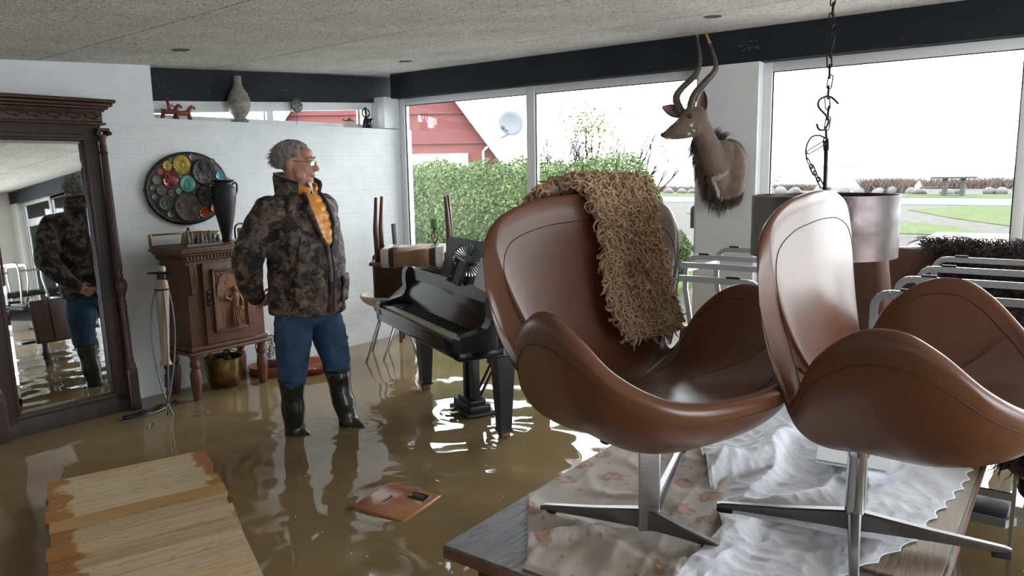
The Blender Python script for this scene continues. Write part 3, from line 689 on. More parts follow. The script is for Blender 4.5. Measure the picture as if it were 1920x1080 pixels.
for k in range(7): a.tube([(-.025+k*.011, 0, .2), (-.03+k*.012, 0, .218)], [.004, .002], 5)
a.obj('fins', M['fish'], t, smooth=True); a = MB(); a.ball((.045, -.016, .165), .006, 8); a.obj('fish_eye', M['eye'], t, smooth=True)
t = thing('clay_casket', 'small square beige clay box with a red lid and side knobs on the ledge', 'box', (4.595, YB+.07, LZ))
a = MB(); a.prism([(-.035, 0), (.035, 0), (.04, .055), (-.04, .055)], 1, -.03, .03); a.obj('box_body', M['box_clay'], t)
a = MB(); a.ball((0, 0, .062), (.052, .036, .012), 12); a.ball((0, 0, .075), (.022, .018, .012), 10); a.tube([(-.05, 0, .065), (-.072, 0, .068)], .005, 6); a.ball((-.073, 0, .068), .009, 6); a.tube([(.05, 0, .065), (.068, 0, .062)], .004, 6); a.obj('lid', M['terracotta'], t, smooth=True)
t = thing('abstract_figure', 'black seated abstract figure with looped arms at the right end of the ledge', 'sculpture', (4.80, YB+.07, LZ))
a = MB(); a.lathe([(.001, 0), (.03, 0), (.036, .03), (.05, .085), (.044, .09), (.001, .085)], (.022, 0, 0)); a.tube(catmull([(-.03, 0, 0), (-.028, 0, .05), (-.01, 0, .085), (.01, 0, .10)], 5), .016, 10); a.tube([(0, 0, .09), (-.008, 0, .165)], [.014, .008], 10)
a.obj('figure_body', M['black_gloss'], t, smooth=True)
for s in (-1, 1):
    a = MB(); a.tube(catmull([(-.004, 0, .10), (-.004+s*.035, 0, .115), (-.004+s*.04, 0, .15), (-.004+s*.018, 0, .172), (-.006, 0, .165)], 6), .007, 8); a.obj('arm', M['black_gloss'], t, smooth=True)
a = MB(); a.ball((-.006, 0, .178), .013, 10); a.obj('head', M['black_gloss'], t, smooth=True)
# small nail in the wall
# ================================================================== round wall relief
t = thing('ceramic_relief', 'oval ceramic wall relief of coloured glazed discs in a black iron rim', 'wall relief', (2.985, YB-.03, 1.565))
RA, RB = .305, .242
TILT = Matrix.Rotation(math.radians(-4), 4, 'Y')
a = MB(); a.ring([[(RA*k*math.cos(q), y, RB*k*math.sin(q)) for q in np.linspace(0, 2*PI, 64, endpoint=False)] for k, y in ((1, .028), (1, 0), (.97, -.004))]); a.obj('clay_plate', M['clay_bg'], t, smooth=30)
a = MB(); a.tube([(RA*1.005*math.cos(q), .005, RB*1.005*math.sin(q)) for q in np.linspace(0, 2*PI, 64, endpoint=False)], .008, 8, closed=True, flat=(1, 2)); rim = a.obj('iron_rim', M['iron'], t, smooth=True)
for s in (-1, 1):
    a = MB(); a.tube([(s*(RA+.015)+.010*math.cos(q), 0, .03+.010*math.sin(q)) for q in np.linspace(0, 2*PI, 14, endpoint=False)], .0025, 6, closed=True); a.obj('hanging_eye', M['iron'], rim)
def px2(ax, ay):   # position on the plate from the zoomed photo crop
    return (ax-540)/500*RA, -(ay-555)/425*RB
def disc(name, ax, ay, r, m, h=.012, n=28, deco=None):
    x, z = px2(ax, ay); r = r/500*RA
    a = MB(); R_ = Matrix.Rotation(PI/2, 3, 'X'); c = (x, -.003, z)
    a.lathe([(r, 0), (r, h*.6), (r*.93, h), (r*.8, h*.75), (.001, h*.8)], c, n, R_, cap=False)
    o = a.obj(name, M[m] if isinstance(m, str) else m, t, smooth=40)
    if deco: 
        b = MB(); deco(b, x, z, r, -.003-h*.8); b.obj('raised_pattern', M[m] if isinstance(m, str) else m, o, smooth=True)
    return o
def rays(k):
    def f(b, x, z, r, y):
        for i in range(k):
            q = 2*PI*i/k; b.tube([(x+r*.32*math.cos(q), y, z+r*.32*math.sin(q)), (x+r*.88*math.cos(q), y, z+r*.88*math.sin(q))], [.0025, .006*r/.06], 6)
        b.ball((x, y, z), (r*.24, .010, r*.24), 10)
    return f
def rings_(rs_):
    def f(b, x, z, r, y):
        for dx, dz, k in rs_: b.tube([(x+dx*r+r*k*math.cos(q), y-.004, z+dz*r+r*k*math.sin(q)) for q in np.linspace(0, 2*PI, 20, endpoint=False)], r*.07, 8, closed=True)
    return f
def dots(pts, k=.14):
    def f(b, x, z, r, y):
        for dx, dz in pts: b.ball((x+dx*r, y, z+dz*r), (r*k, .006, r*k), 8)
    return f
def noisy(n_, k=.09):
    def f(b, x, z, r, y):
        q = random.Random(n_)
        for i in range(n_):
            a_, d_ = q.random()*6.3, q.random()**.5*.8; b.ball((x+d_*r*math.cos(a_), y+.002, z+d_*r*math.sin(a_)), (r*k, .005, r*k), 6)
    return f
disc('yellow_disc', 493, 255, 108, 'glaze_y', deco=rays(18)); disc('yellow_disc', 316, 246, 57, 'glaze_y', deco=rays(8))
disc('red_disc', 328, 420, 100, 'glaze_r', deco=rings_([(-.42, .4, .2), (-.3, -.05, .2), (.15, -.5, .2)])); disc('pink_disc', 222, 300, 42, 'glaze_p')
disc('taupe_disc', 163, 397, 56, 'clay_tan'); disc('patterned_disc', 195, 528, 60, 'clay_brown', deco=noisy(14)); disc('patterned_disc', 303, 578, 42, 'clay_brown', deco=noisy(8))
disc('turquoise_disc', 525, 495, 98, 'glaze_t', deco=rings_([(-.1, -.25, .38), (.25, .4, .22)])); disc('turquoise_disc', 396, 565, 36, 'glaze_t', deco=dots([(0, 0)], .3))
disc('green_disc', 210, 690, 90, 'glaze_g', deco=rings_([(0, 0, .42), (0, 0, .8)]))
disc('scratched_disc', 462, 775, 165, 'clay_brown', h=.03, deco=dots([(-.5, .15), (.32, -.32)], .24))
disc('lumpy_disc', 720, 665, 122, 'clay_dark', h=.035, deco=noisy(40)); disc('crater_disc', 745, 370, 155, 'clay_dark', h=.026, deco=lambda b, x, z, r, y: (rings_([(.2, .4, .28), (.2, .4, .45)])(b, x, z, r, y), noisy(60, .05)(b, x, z, r, y)))
disc('blue_disc', 950, 445, 55, 'glaze_b', deco=noisy(20, .08)); disc('blue_disc', 935, 600, 88, 'glaze_b', deco=noisy(34, .06))
disc('orange_disc', 672, 880, 66, 'glaze_o', deco=dots([(.5*math.cos(q), .5*math.sin(q)) for q in np.linspace(0, 5.2, 6)]+[(0, 0)])); disc('orange_disc', 815, 840, 58, 'glaze_o', deco=dots([(.5*math.cos(q), .5*math.sin(q)) for q in np.linspace(0, 5.2, 6)]+[(0, 0)]))
for ax, ay, r in ((103, 485, 34), (105, 590, 36), (262, 830, 48), (372, 185, 22), (640, 175, 40), (650, 535, 30), (585, 610, 28), (455, 385, 26), (585, 925, 26), (650, 790, 22), (895, 250, 30), (620, 575, 18)):
    disc('grey_disc', ax, ay, r, 'glaze_g' if r > 30 else 'clay_tan', h=.007)
for o in t.children: pass
t.rotation_euler = (0, math.radians(-6), 0)
# ================================================================== carved cabinet
cb_ = thing('carved_cabinet', 'carved brown oak cabinet on turned legs with an arched figure panel door', 'cabinet', (2.995, 4.93, 0))
cw, cd, z0, z1 = .60, .34, .46, 1.085
a = MB(); a.box((0, 0, (z0+z1)/2), (cw-.02, cd-.02, z1-z0), bev=.004); a.box((0, 0, z0-.008), (cw+.05, cd+.05, .022), bev=.006); a.box((0, 0, z0+.02), (cw+.01, cd+.01, .03), bev=.006)
a.obj('cabinet_body', M['oak'], cb_, smooth=30)
a = MB(); a.box((0, -.005, 1.165), (cw+.07, cd+.06, .018), bev=.004); a.box((0, -.004, 1.150), (cw+.095, cd+.08, .02), bev=.008); a.box((0, -.003, 1.132), (cw+.06, cd+.05, .022), bev=.008); a.box((0, 0, 1.105), (cw+.02, cd+.02, .04), bev=.004)
top = a.obj('cornice_top', M['oak'], cb_, smooth=30)
a = MB()
for i in range(24): a.box((-cw/2+.012+i*(cw-.024)/23, -cd/2-.017, 1.107), (.013, .012, .02))
a.obj('dentil_row', M['oak'], top); a = MB()
for i in range(13): a.box((-cw/2-.017, -cd/2+.012+i*(cd-.024)/12, 1.107), (.012, .013, .02))
a.obj('dentil_row', M['oak'], top)
yd = -cd/2+.004
a = MB(); dz0, dz1, dx0, dx1 = .50, 1.065, -.185, .20
a.box(((dx0+dx1)/2, yd-.008, (dz0+dz1)/2), (dx1-dx0, .02, dz1-dz0), bev=.003); door = a.obj('door', M['oak'], cb_, smooth=30)
# stepped frame moulding around the recessed panel
def rect_frame(mb, x0, x1, za, zb, w, y0, y1):
    yc, dy = (y0+y1)/2, abs(y1-y0)
    mb.box(((x0+x1)/2, yc, za+w/2), (x1-x0, dy, w), bev=.003); mb.box(((x0+x1)/2, yc, zb-w/2), (x1-x0, dy, w), bev=.003)
    mb.box((x0+w/2, yc, (za+zb)/2), (w, dy, zb-za), bev=.003); mb.box((x1-w/2, yc, (za+zb)/2), (w, dy, zb-za), bev=.003)
a = MB(); px0, px1, pz0, pz1 = -.125, .145, .575, 1.02
rect_frame(a, px0, px1, pz0, pz1, .014, yd-.036, yd-.016); rect_frame(a, px0+.014, px1-.014, pz0+.014, pz1-.014, .010, yd-.028, yd-.014); a.obj('panel_moulding', M['oak'], door, smooth=30)
a = MB(); a.box(((px0+px1)/2, yd-.018, (pz0+pz1)/2), (px1-px0-.04, .004, pz1-pz0-.04)); a.obj('figure_panel', M['oak_light'], door)
# pointed arch spandrels
a = MB(); cx = (px0+px1)/2; hw = (px1-px0)/2-.026; zs, zt_ = .83, pz1-.026
for s in (-1, 1):
    arc = [(cx+s*hw*math.cos(q)**.8, zs+(zt_-zs)*math.sin(q)) for q in np.linspace(0, PI/2, 12)]
    a.prism(arc+[(cx+s*hw, zt_)], 1, yd-.03, yd-.018)
    a.tube([(x, yd-.031, z) for x, z in arc], .005, 6)
    for k in range(3): a.ball((cx+s*hw*.82, yd-.031, zt_-.02-k*.022), (.010-.002*k, .005, .010), 8)
    a.ball((cx+s*hw*.55, yd-.031, zt_-.014), (.014, .005, .008), 8)
a.obj('arch_carving', M['oak'], door, smooth=30)
a = MB(); fx = cx+.035; yy = yd-.026   # carved robed figure
a.lathe([(.001, .60), (.045, .602), (.038, .64), (.030, .70), (.028, .76), (.034, .80), (.030, .825), (.012, .84)], (fx, yy+.012, 0), 16, cap=True); a.ball((fx-.004, yy-.006, .863), (.017, .017, .021), 10)
a.tube(catmull([(fx+.028, yy, .822), (fx+.048, yy-.004, .775), (fx+.045, yy-.006, .735)], 5), .010, 8); a.ball((fx+.042, yy-.006, .72), (.018, .008, .014), 8)
a.tube(catmull([(fx-.026, yy, .82), (fx-.045, yy-.006, .79), (fx-.062, yy-.010, .80), (fx-.085, yy-.012, .81)], 5), .009, 8); a.ball((fx-.088, yy-.012, .815), (.008, .008, .022), 8)
for k in range(5): a.tube([(fx-.028+k*.014, yy-.018, .74), (fx-.034+k*.017, yy-.024, .61)], [.003, .006], 6)
a.obj('robed_figure_carving', M['oak_light'], door, smooth=True)
a = MB(); a.tube([(cx-.05+.028*math.cos(q), yd-.019, .90+.035*math.sin(q)) for q in np.linspace(0, PI, 12)], .004, 6); a.obj('halo_carving', M['oak_light'], door, smooth=True)
a = MB(); hx = dx0+.03; a.box((hx, yd-.02, .82), (.022, .004, .075)); a.ball((hx, yd-.022, .86), (.018, .005, .016), 8); a.ball((hx, yd-.022, .78), (.018, .005, .016), 8)
a.tube([(hx+.012*math.cos(q), yd-.032, .79+.016*math.sin(q)) for q in np.linspace(0, 2*PI, 14, endpoint=False)], .003, 6, closed=True); a.ball((hx, yd-.03, .81), .007, 8); a.obj('keyhole_plate', M['iron'], door, smooth=True)
for s in (-1, 1):   # acanthus pilaster brackets
    a = MB(); x = s*(cw/2-.042) 
    a.box((x, yd-.004, .96), (.052, .016, .2), bev=.004)
    for k in range(4): a.tube(catmull([(x+(k-1.5)*.012, yd-.016, 1.055), (x+(k-1.5)*.013, yd-.026, .98), (x+(k-1.5)*.010, yd-.022, .90), (x+(k-1.5)*.012, yd-.03, .865)], 5), [.007]*10+[.006, .006, .005, .005, .007, .008], 6)
    a.obj('leaf_bracket', M['oak'], cb_, smooth=True)
prof = [(.001, 0), (.028, 0), (.03, .012), (.022, .028), (.026, .045), (.018, .06), (.020, .11), (.026, .13), (.036, .22), (.040, .28), (.034, .325), (.022, .34), (.032, .355), (.036, .375), (.028, .395), (.030, .41), (.034, .43), (.034, .455)]
for sx_ in (-1, 1):
    for sy_ in (-1, 1):
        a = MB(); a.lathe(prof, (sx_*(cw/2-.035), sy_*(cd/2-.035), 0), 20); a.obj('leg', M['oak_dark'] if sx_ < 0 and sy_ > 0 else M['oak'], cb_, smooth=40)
# ---- on the cabinet
CT = 1.174
t = thing('amphora', 'tall black handled urn on the oak cabinet in front of the relief', 'urn', (3.165, 4.985, CT))
a = MB(); a.lathe([(.001, 0), (.036, 0), (.038, .012), (.034, .03), (.046, .10), (.066, .20), (.082, .30), (.088, .355), (.080, .395), (.058, .415), (.056, .425), (.078, .44), (.08, .447), (.06, .45), (.05, .43), (.001, .42)], n=32); a.obj('urn_body', M['black_urn'], t, smooth=50)
for s in (-1, 1):
    a = MB(); a.tube(catmull([(s*.07, 0, .405), (s*.088, 0, .425), (s*.108, 0, .42), (s*.112, 0, .39), (s*.104, 0, .355), (s*.09, 0, .34)], 5), .0075, 8); a.obj('urn_handle', M['black_urn'], t, smooth=True)
t = thing('glass_dome', 'small glass dome covering an orange printed box on the cabinet beside the urn', 'glass dome', (3.16, 4.80, CT))
a = MB(); a.lathe([(.001, 0), (.05, 0), (.05, .008), (.04, .014), (.036, .02), (.001, .02)], n=28); a.obj('dome_base', M['dull_brass'], t, smooth=40)
a = MB(); a.lathe([(.044, .02)]+[(.044, .03), (.045, .09)]+[(.045*math.cos(q), .10+.045*math.sin(q)) for q in np.linspace(0, PI/2-.02, 10)], n=32, cap=False); a.obj('glass_cover', M['dome'], t, smooth=True)
a = MB(); a.box((0, 0, .068), (.05, .03, .09), .5); 
b = thing('printed_box', 'small orange and black printed box standing inside the glass dome', 'box', (3.16, 4.80, CT+.02), .5)
a = MB(); a.box((0, 0, .045), (.05, .028, .085)); a.obj('carton', M['gold_paper'], b)
a = MB(); a.box((0, -.0145, .03), (.044, .001, .006), R=Matrix.Rotation(.7, 3, 'Y')); a.box((.004, -.0145, .045), (.04, .001, .005), R=Matrix.Rotation(.7, 3, 'Y')); a.obj('printed_stripes', M['ebony'], b)
t = thing('wooden_plane_tray', 'long narrow brass-brown open frame object lying on the cabinet behind the figurines', 'tray', (2.87, 5.0, CT))
a = MB(); a.box((-.15, 0, .088), (.25, .022, .012), bev=.003); a.box((-.15, 0, .012), (.25, .022, .010), bev=.003); a.box((-.27, 0, .05), (.014, .024, .086), bev=.003)
a.obj('open_handle', M['brass'], t, smooth=30)
a = MB(); a.prism([(-.05, .007), (.13, .007), (.22, .07), (.24, .085), (.1, .094), (-.03, .094)], 1, -.014, .014); a.obj('blade_body', M['brass'], t)
t = thing('figurine_plinth', 'low stone strip base under the row of little stone figures on the cabinet', 'plinth', (2.89, 4.84, CT))
a = MB(); a.box((0, 0, .010), (.27, .055, .02), bev=.003); a.obj('stone_base', M['soap'], t)
fl = ['leftmost tall hooded little stone figure on the cabinet plinth', 'small rounded stone figure second from the left on the plinth', 'dark squat stone figure third from the left on the plinth', 'pale upright stone figure in the middle of the plinth', 'egg shaped stone figure right of the middle one', 'thin stone figure with a raised top on the plinth', 'leaning stone figure second from the right end', 'broad stone figure at the right end of the plinth']
for i in range(8):
    t = thing('stone_figurine', fl[i], 'figurine', (2.775+i*.033, 4.84+rnd.uniform(-.008, .008), CT+.02), rnd.random()*3, 'little stone figures on the cabinet')
    h_ = [.095, .085, .06, .075, .05, .085, .065, .055][i]
    a = MB(); a.lathe([(.001, 0), (.016, 0), (.017, h_*.2), (.012, h_*.5), (.014, h_*.65), (.007, h_*.74), (.011, h_*.86), (.009, h_*.97), (.001, h_)], n=10); a.tube([(.01, 0, h_*.62), (.02, .006, h_*.4), (.008, .014, h_*.3)], .004, 6)
    a.obj('figure', M['soap'] if i != 2 else M['clay_dark'], t, smooth=True)
t = thing('wooden_peg_doll', 'small red-brown wooden peg leaning behind the stone figures', 'figurine', (2.835, 4.90, CT))
a = MB(); a.tube([(.02, 0, 0), (-.006, 0, .10)], [.012, .007], 8); a.ball((-.012, 0, .118), (.013, .012, .014), 8); a.obj('peg', M['terracotta'], t, smooth=True)
# ================================================================== floor candle holder
t = thing('floor_candle_holder', 'tall floor candle holder of pale turned wood in curved iron wires beside the mirror', 'candle holder', (2.42, 4.62, 0))
tx, ty, tz = .105, .13, 1.03      # the shaft leans to the wall
def on(z): k = (z-.30)/(tz-.30); return Vector((tx*(.25+.75*k), ty*(.25+.75*k), z))
ax_ = (on(tz)-on(.5)).normalized(); RR = Vector((0, 0, 1)).rotation_difference(ax_).to_matrix()
a = MB(); a.lathe([(.001, -.01), (.04, -.004), (.026, .03), (.024, .06), (.036, .35), (.040, .45), (.041, .50), (.036, .53), (.032, .545), (.001, .55)], on(.45), 24, RR); a.obj('wooden_shaft', M['turned'], t, smooth=50)
a = MB(); a.lathe([(.001, 0), (.028, 0), (.028, .03), (.085, .035), (.088, .042), (.03, .040), (.001, .04)], on(.995), 28, RR); a.obj('drip_plate', M['iron'], t, smooth=40)
a = MB(); a.lathe([(.001, 0), (.027, 0), (.028, .035), (.022, .042), (.012, .036), (.001, .038)], on(1.035), 18, RR); a.obj('candle_stub', M['candle_w'], t, smooth=50)
for k in range(3):
    q0 = [2.9, .15, 4.4][k]; q1 = q0+2.4
    top_ = on(.93); c0 = on(.18)
    P = [top_+Vector((math.cos(q0)*.042, math.sin(q0)*.042, 0)), on(.80)+Vector((math.cos(q0)*.07, math.sin(q0)*.07, 0)), on(.62)+Vector((math.cos(q0)*.078, math.sin(q0)*.078, 0)), on(.42)+Vector((math.cos(q0)*.055, math.sin(q0)*.055, 0)), c0+Vector((math.cos(q0)*.008, math.sin(q0)*.008, .05)), on(.06)+Vector((-math.cos(q0)*.06, -math.sin(q0)*.06, -.02)), on(0)+Vector((-math.cos(q0)*.11, -math.sin(q0)*.11, 0))]
    a = MB(); a.tube(catmull(P, 8), .0055, 8); a.obj('wire_leg', M['iron_l'], t, smooth=True)
a = MB(); a.tube([on(.93)+Vector((.044*math.cos(q), .044*math.sin(q), 0)) for q in np.linspace(0, 2*PI, 24, endpoint=False)], .005, 8, closed=True); a.tube([on(.44), on(.20)], .006, 8); a.tube([on(.455), on(.42)], .014, 10)
for k in range(4): a.tube([on(.38-k*.022)+Vector((.013*math.cos(q), 0, .010*math.sin(q))) for q in np.linspace(0, 5.4, 14)], .004, 6)
a.obj('wire_ring_and_stem', M['iron'], t, smooth=True)
# wire hooks poking out of the water
for (x, y, lb, rz) in ((2.25, 4.50, 'curved wire end sticking out of the water left of the candle holder', .5), (2.56, 4.47, 'short curved wire end sticking out of the water right of the candle holder', 2.6)):
    a = MB(); a.tube(catmull([(-.05, 0, -.02), (-.04, 0, .012), (0, .01, .022), (.04, .02, .012), (.05, .02, -.02)], 6), .005, 8)
    o = a.obj('wire_hook', M['iron_l'], smooth=True); o.location = (x, y, WZ-.002); o.rotation_euler = (0, 0, rz); tag(o, lb, 'wire')
t = thing('floating_fan_frame', 'dark crumpled cloth-like sheet with a bent wire edge floating by the mirror foot', 'debris', (2.38, 4.80, WZ), .1)
a = MB(); rr = []
for i in range(25):
    u = i/24; x = -.17+.40*u; wdt = .05*math.sin(PI*min(1, u*1.02))**.6+.003
    rr.append([(x, -wdt+.03*u, .004+.006*math.sin(u*14)), (x, 0+.03*u, .018+.012*math.sin(u*19+1)), (x, wdt+.03*u, .006+.006*math.sin(u*11))])
a.ring(rr, cap=False, close=False); a2 = a.obj('dark_sheet', M['black_satin'], t, smooth=True); s_ = a2.modifiers.new('s', 'SOLIDIFY'); s_.thickness = .004
a = MB(); a.tube(catmull([(-.2, -.03, .004), (-.08, -.065, .010), (.06, -.05, .012), (.17, .0, .015), (.22, .06, .03)], 6), .0045, 8); a.obj('wire_edge', M['iron_l'], t, smooth=True)
# ================================================================== cauldron and copper dish
t = thing('brass_cauldron', 'old brass cauldron standing in the water under the carved cabinet', 'cauldron', (3.06, 4.98, .0))
a = MB(); a.lathe([(.001, .09), (.07, .092), (.105, .12), (.125, .18), (.132, .26), (.134, .325), (.142, .33), (.142, .336), (.130, .336), (.126, .26), (.115, .18), (.07, .12), (.001, .11)], n=36); a.obj('pot_body', M['brass'], t, smooth=50)
a = MB(); a.tube([(.138*math.cos(q), .138*math.sin(q), .334) for q in np.linspace(0, 2*PI, 36, endpoint=False)], .004, 6, closed=True)
a.tube(catmull([(-.135, 0, .335), (-.10, .03, .365), (0, .05, .375), (.1, .03, .36), (.138, 0, .335)], 6), .004, 6); a.obj('rim_and_bail', M['brass'], t, smooth=True)
a = MB()
for k in range(3): q = 2*PI*k/3+.5; a.tube([(.08*math.cos(q), .08*math.sin(q), .1), (.09*math.cos(q), .09*math.sin(q), 0)], [.015, .012], 8)
a.obj('pot_feet', M['brass'], t, smooth=True)
for (dx, dy, dz, r, m_, lb, nm) in ((-.05, -.03, .305, (.04, .035, .03), 'candle_w', 'pale round stone lying in the brass cauldron', 'round_stone'), (.03, .02, .31, (.055, .03, .025), 'rubber', 'black lump of cloth lying in the brass cauldron', 'dark_cloth')):
    a = MB(); a.ball((0, 0, 0), r, 12); o = a.obj(nm, M[m_], smooth=True); o.location = (3.06+dx, 4.98+dy, dz); tag(o, lb, nm.split('_')[-1])
a = MB()
for k in range(4): a.tube(catmull([(3.0+k*.02, 4.96, .30), (3.02+k*.02, 4.93+.02*k, .37), (3.07+.01*k, 4.95, .39-.01*k), (3.13, 4.97+.01*k, .34), (3.16, 5.0, .30)], 6), .0035, 6)
tag(a.obj('cable_bundle', M['rubber'], smooth=True), 'loops of black cable hanging out of the brass cauldron', 'cable')
a = MB(); a.lathe([(.001, .0), (.12, .0), (.17, .03), (.19, .07), (.19, .078), (.175, .072), (.15, .03), (.001, .02)], n=40)
t = thing('copper_dish', 'shallow round copper dish on the flooded floor behind the legs of the man', 'dish', (3.68, 4.80, .11))
a = MB(); a.lathe([(.001, 0), (.15, 0), (.19, .02), (.215, .055), (.215, .065), (.20, .062), (.17, .03), (.12, .016), (.001, .014)], n=44); a.obj('dish_bowl', M['copper'], t, smooth=50)
a = MB(); a.lathe([(.001, .015), (.06, .016), (.05, .028), (.001, .034)], n=24); a.obj('raised_centre', M['copper'], t, smooth=50)
t = thing('terracotta_tray', 'round terracotta planter tray standing in the water right of the cabinet leg', 'tray', (3.45, 4.98, .09))
a = MB(); a.lathe([(.001, 0), (.12, 0), (.15, .03), (.155, .10), (.145, .10), (.135, .035), (.001, .02)], n=36); a.obj('tray_bowl', M['terracotta'], t, smooth=50)
t = thing('wire_vine_ornament', 'dark twisted wire vine stand with a small round cream pot at its top', 'ornament', (3.42, 4.97, .115))
a = MB()
for k in range(16):
    q = rnd.random()*6.3; r0 = rnd.uniform(.01, .06); P = [(r0*math.cos(q), r0*math.sin(q), .02)]
    for z in np.linspace(.06, .29, 6): P.append((r0*math.cos(q)+rnd.gauss(0, .012), r0*math.sin(q)+rnd.gauss(0, .012), z))
    a.tube(catmull(P, 3), .0016, 5)
    for j in range(14): p = Vector(rnd.choice(P[1:])); a.ball(p+Vector((rnd.gauss(0, .01), rnd.gauss(0, .01), rnd.gauss(0, .01))), .0038, 5)
a.tube([(.065*math.cos(q), .065*math.sin(q), .30) for q in np.linspace(0, 2*PI, 22, endpoint=False)], .004, 6, closed=True); a.tube([(-.065, 0, .30), (.065, 0, .30)], .003, 6); a.tube([(.0, -.065, .30), (.0, .065, .30)], .003, 6); a.tube(catmull([(-.065, 0, .30), (-.09, 0, .25), (-.08, 0, .18), (-.07, 0, .02)], 5), .004, 6)
a.obj('wire_vine', M['oak_dark'], t, smooth=True)
a = MB(); a.ball((.0, 0, .326), (.032, .032, .026), 12); a.obj('round_pot', M['hide_w'], t, smooth=True)
# ================================================================== pine platform and floating scale
def pine_mat():
    m = bpy.data.materials.new('rough_pine_boards'); m.use_nodes = True; n, L, b = nodes(m); b.inputs['Roughness'].default_value = .7
    t = n.new('ShaderNodeTexCoord'); mp = n.new('ShaderNodeMapping'); mp.inputs['Scale'].default_value = (1.2, 22, 6); L.new(t.outputs['Object'], mp.inputs['Vector'])
    z = n.new('ShaderNodeTexNoise'); z.inputs['Scale'].default_value = 2.5; z.inputs['Detail'].default_value = 6; z.inputs['Distortion'].default_value = .8; L.new(mp.outputs['Vector'], z.inputs['Vector'])
    r = ramp(n, [(.3, (.50, .36, .21)), (.5, (.62, .48, .31)), (.72, (.70, .58, .41))]); L.new(z.outputs['Fac'], r.inputs['Fac'])
    # wet orange stain creeping in from the board ends
    sx = n.new('ShaderNodeSeparateXYZ'); L.new(t.outputs['Object'], sx.inputs[0]); ab = n.new('ShaderNodeMath'); ab.operation = 'ABSOLUTE'; L.new(sx.outputs['X'], ab.inputs[0])
    mp2 = n.new('ShaderNodeMapping'); mp2.inputs['Scale'].default_value = (5, 7, 1); L.new(t.outputs['Object'], mp2.inputs['Vector'])
    z2 = n.new('ShaderNodeTexNoise'); z2.inputs['Scale'].default_value = 1.6; z2.inputs['Detail'].default_value = 5; L.new(mp2.outputs['Vector'], z2.inputs['Vector'])
    ad = n.new('ShaderNodeMath'); ad.operation = 'MULTIPLY_ADD'; ad.inputs[1].default_value = .24; L.new(z2.outputs['Fac'], ad.inputs[0]); L.new(ab.outputs[0], ad.inputs[2])
    r2 = ramp(n, [(.405, (0, 0, 0)), (.43, (1, 1, 1))]); L.new(ad.outputs[0], r2.inputs['Fac'])
    mx = n.new('ShaderNodeMix'); mx.data_type = 'RGBA'; mx.blend_type = 'MULTIPLY'; L.new(r2.outputs['Color'], mx.inputs['Factor']); L.new(r.outputs['Color'], mx.inputs['A']); mx.inputs['B'].default_value = (.62, .38, .16, 1)
    # scuffs and knots
    mp3 = n.new('ShaderNodeMapping'); mp3.inputs['Scale'].default_value = (6, 16, 1); L.new(t.outputs['Object'], mp3.inputs['Vector'])
    z3 = n.new('ShaderNodeTexNoise'); z3.inputs['Scale'].default_value = 4; z3.inputs['Detail'].default_value = 7; L.new(mp3.outputs['Vector'], z3.inputs['Vector'])
    r3 = ramp(n, [(.60, (1, 1, 1)), (.72, (.42, .38, .36))]); L.new(z3.outputs['Fac'], r3.inputs['Fac'])
    m2 = n.new('ShaderNodeMix'); m2.data_type = 'RGBA'; m2.blend_type = 'MULTIPLY'; m2.inputs['Factor'].default_value = .75; L.new(mx.outputs['Result'], m2.inputs['A']); L.new(r3.outputs['Color'], m2.inputs['B'])
    oi = n.new('ShaderNodeObjectInfo'); r4 = ramp(n, [(0, (.78, .70, .60)), (.5, (.98, .96, .94)), (1, (1.0, .90, .76))]); L.new(oi.outputs['Random'], r4.inputs['Fac'])
    m3_ = n.new('ShaderNodeMix'); m3_.data_type = 'RGBA'; m3_.blend_type = 'MULTIPLY'; m3_.inputs['Factor'].default_value = 1; L.new(m2.outputs['Result'], m3_.inputs['A']); L.new(r4.outputs['Color'], m3_.inputs['B'])
    L.new(m3_.outputs['Result'], b.inputs['Base Color'])
    bn = n.new('ShaderNodeBump'); bn.inputs['Strength'].default_value = .25; bn.inputs['Distance'].default_value = .003; L.new(z.outputs['Fac'], bn.inputs['Height']); L.new(bn.outputs['Normal'], b.inputs['Normal'])
    return m
M['pine'] = pine_mat(); M['pine_o'] = mat('orange_pine_board', (.52, .30, .11), .6, col2=(.44, .235, .08), scale=3, vec=(1.5, 22, 4), bump=.2, bscale=6)
PZ = .20
pA, pB, pC = Vector((2.102, 3.659, 0)), Vector((1.413, 3.89, 0)), Vector((1.535, 2.368, 0))
ux = (pA-pB).normalized(); pw = (pA-pB).length; ang = math.atan2(ux.y, ux.x)
uy = Vector((ux.y, -ux.x, 0)); 
ctr = (pA+pB)/2
t = thing('pine_platform', 'low platform of nine rough pine boards with wet orange ends in the foreground water', 'platform', (ctr.x, ctr.y, 0), ang)
# boards lie along local x; the stack steps along local -y, slightly sheared at the right like the real board ends
y = 0; shear = ((pC-pA).dot(ux))/((pC-pA).dot(uy))
for i in range(12):
    bwid = [.125, .118, .13, .14, .128, .132, .13, .135, .128, .13, .13, .13][i]
    sh = shear*(y+bwid/2)+[0, .004, -.006, .008, .012, -.004, .01, .006, .0, 0, 0, 0][i]
    o1, o2 = [0, .004, -.006, .008, .012, -.004, .010, .004, .0, 0, 0, 0][i], [0, -.005, .004, -.008, .006, .010, -.006, .0, .004, 0, 0, 0][i]; sa, sb = shear*y, shear*(y+bwid-.003)
    a = MB(); P_ = [(-pw/2+sa*.6+o2, -y), (pw/2+sa+o1, -y), (pw/2+sb+o1, -y-bwid+.003), (-pw/2+sb*.6+o2, -y-bwid+.003)]; a.prism(P_, 2, PZ-.024, PZ)
    o = a.obj('board', M['pine'] if i not in (4, ) else M['pine_o'], t, smooth=30); y += bwid
a = MB()
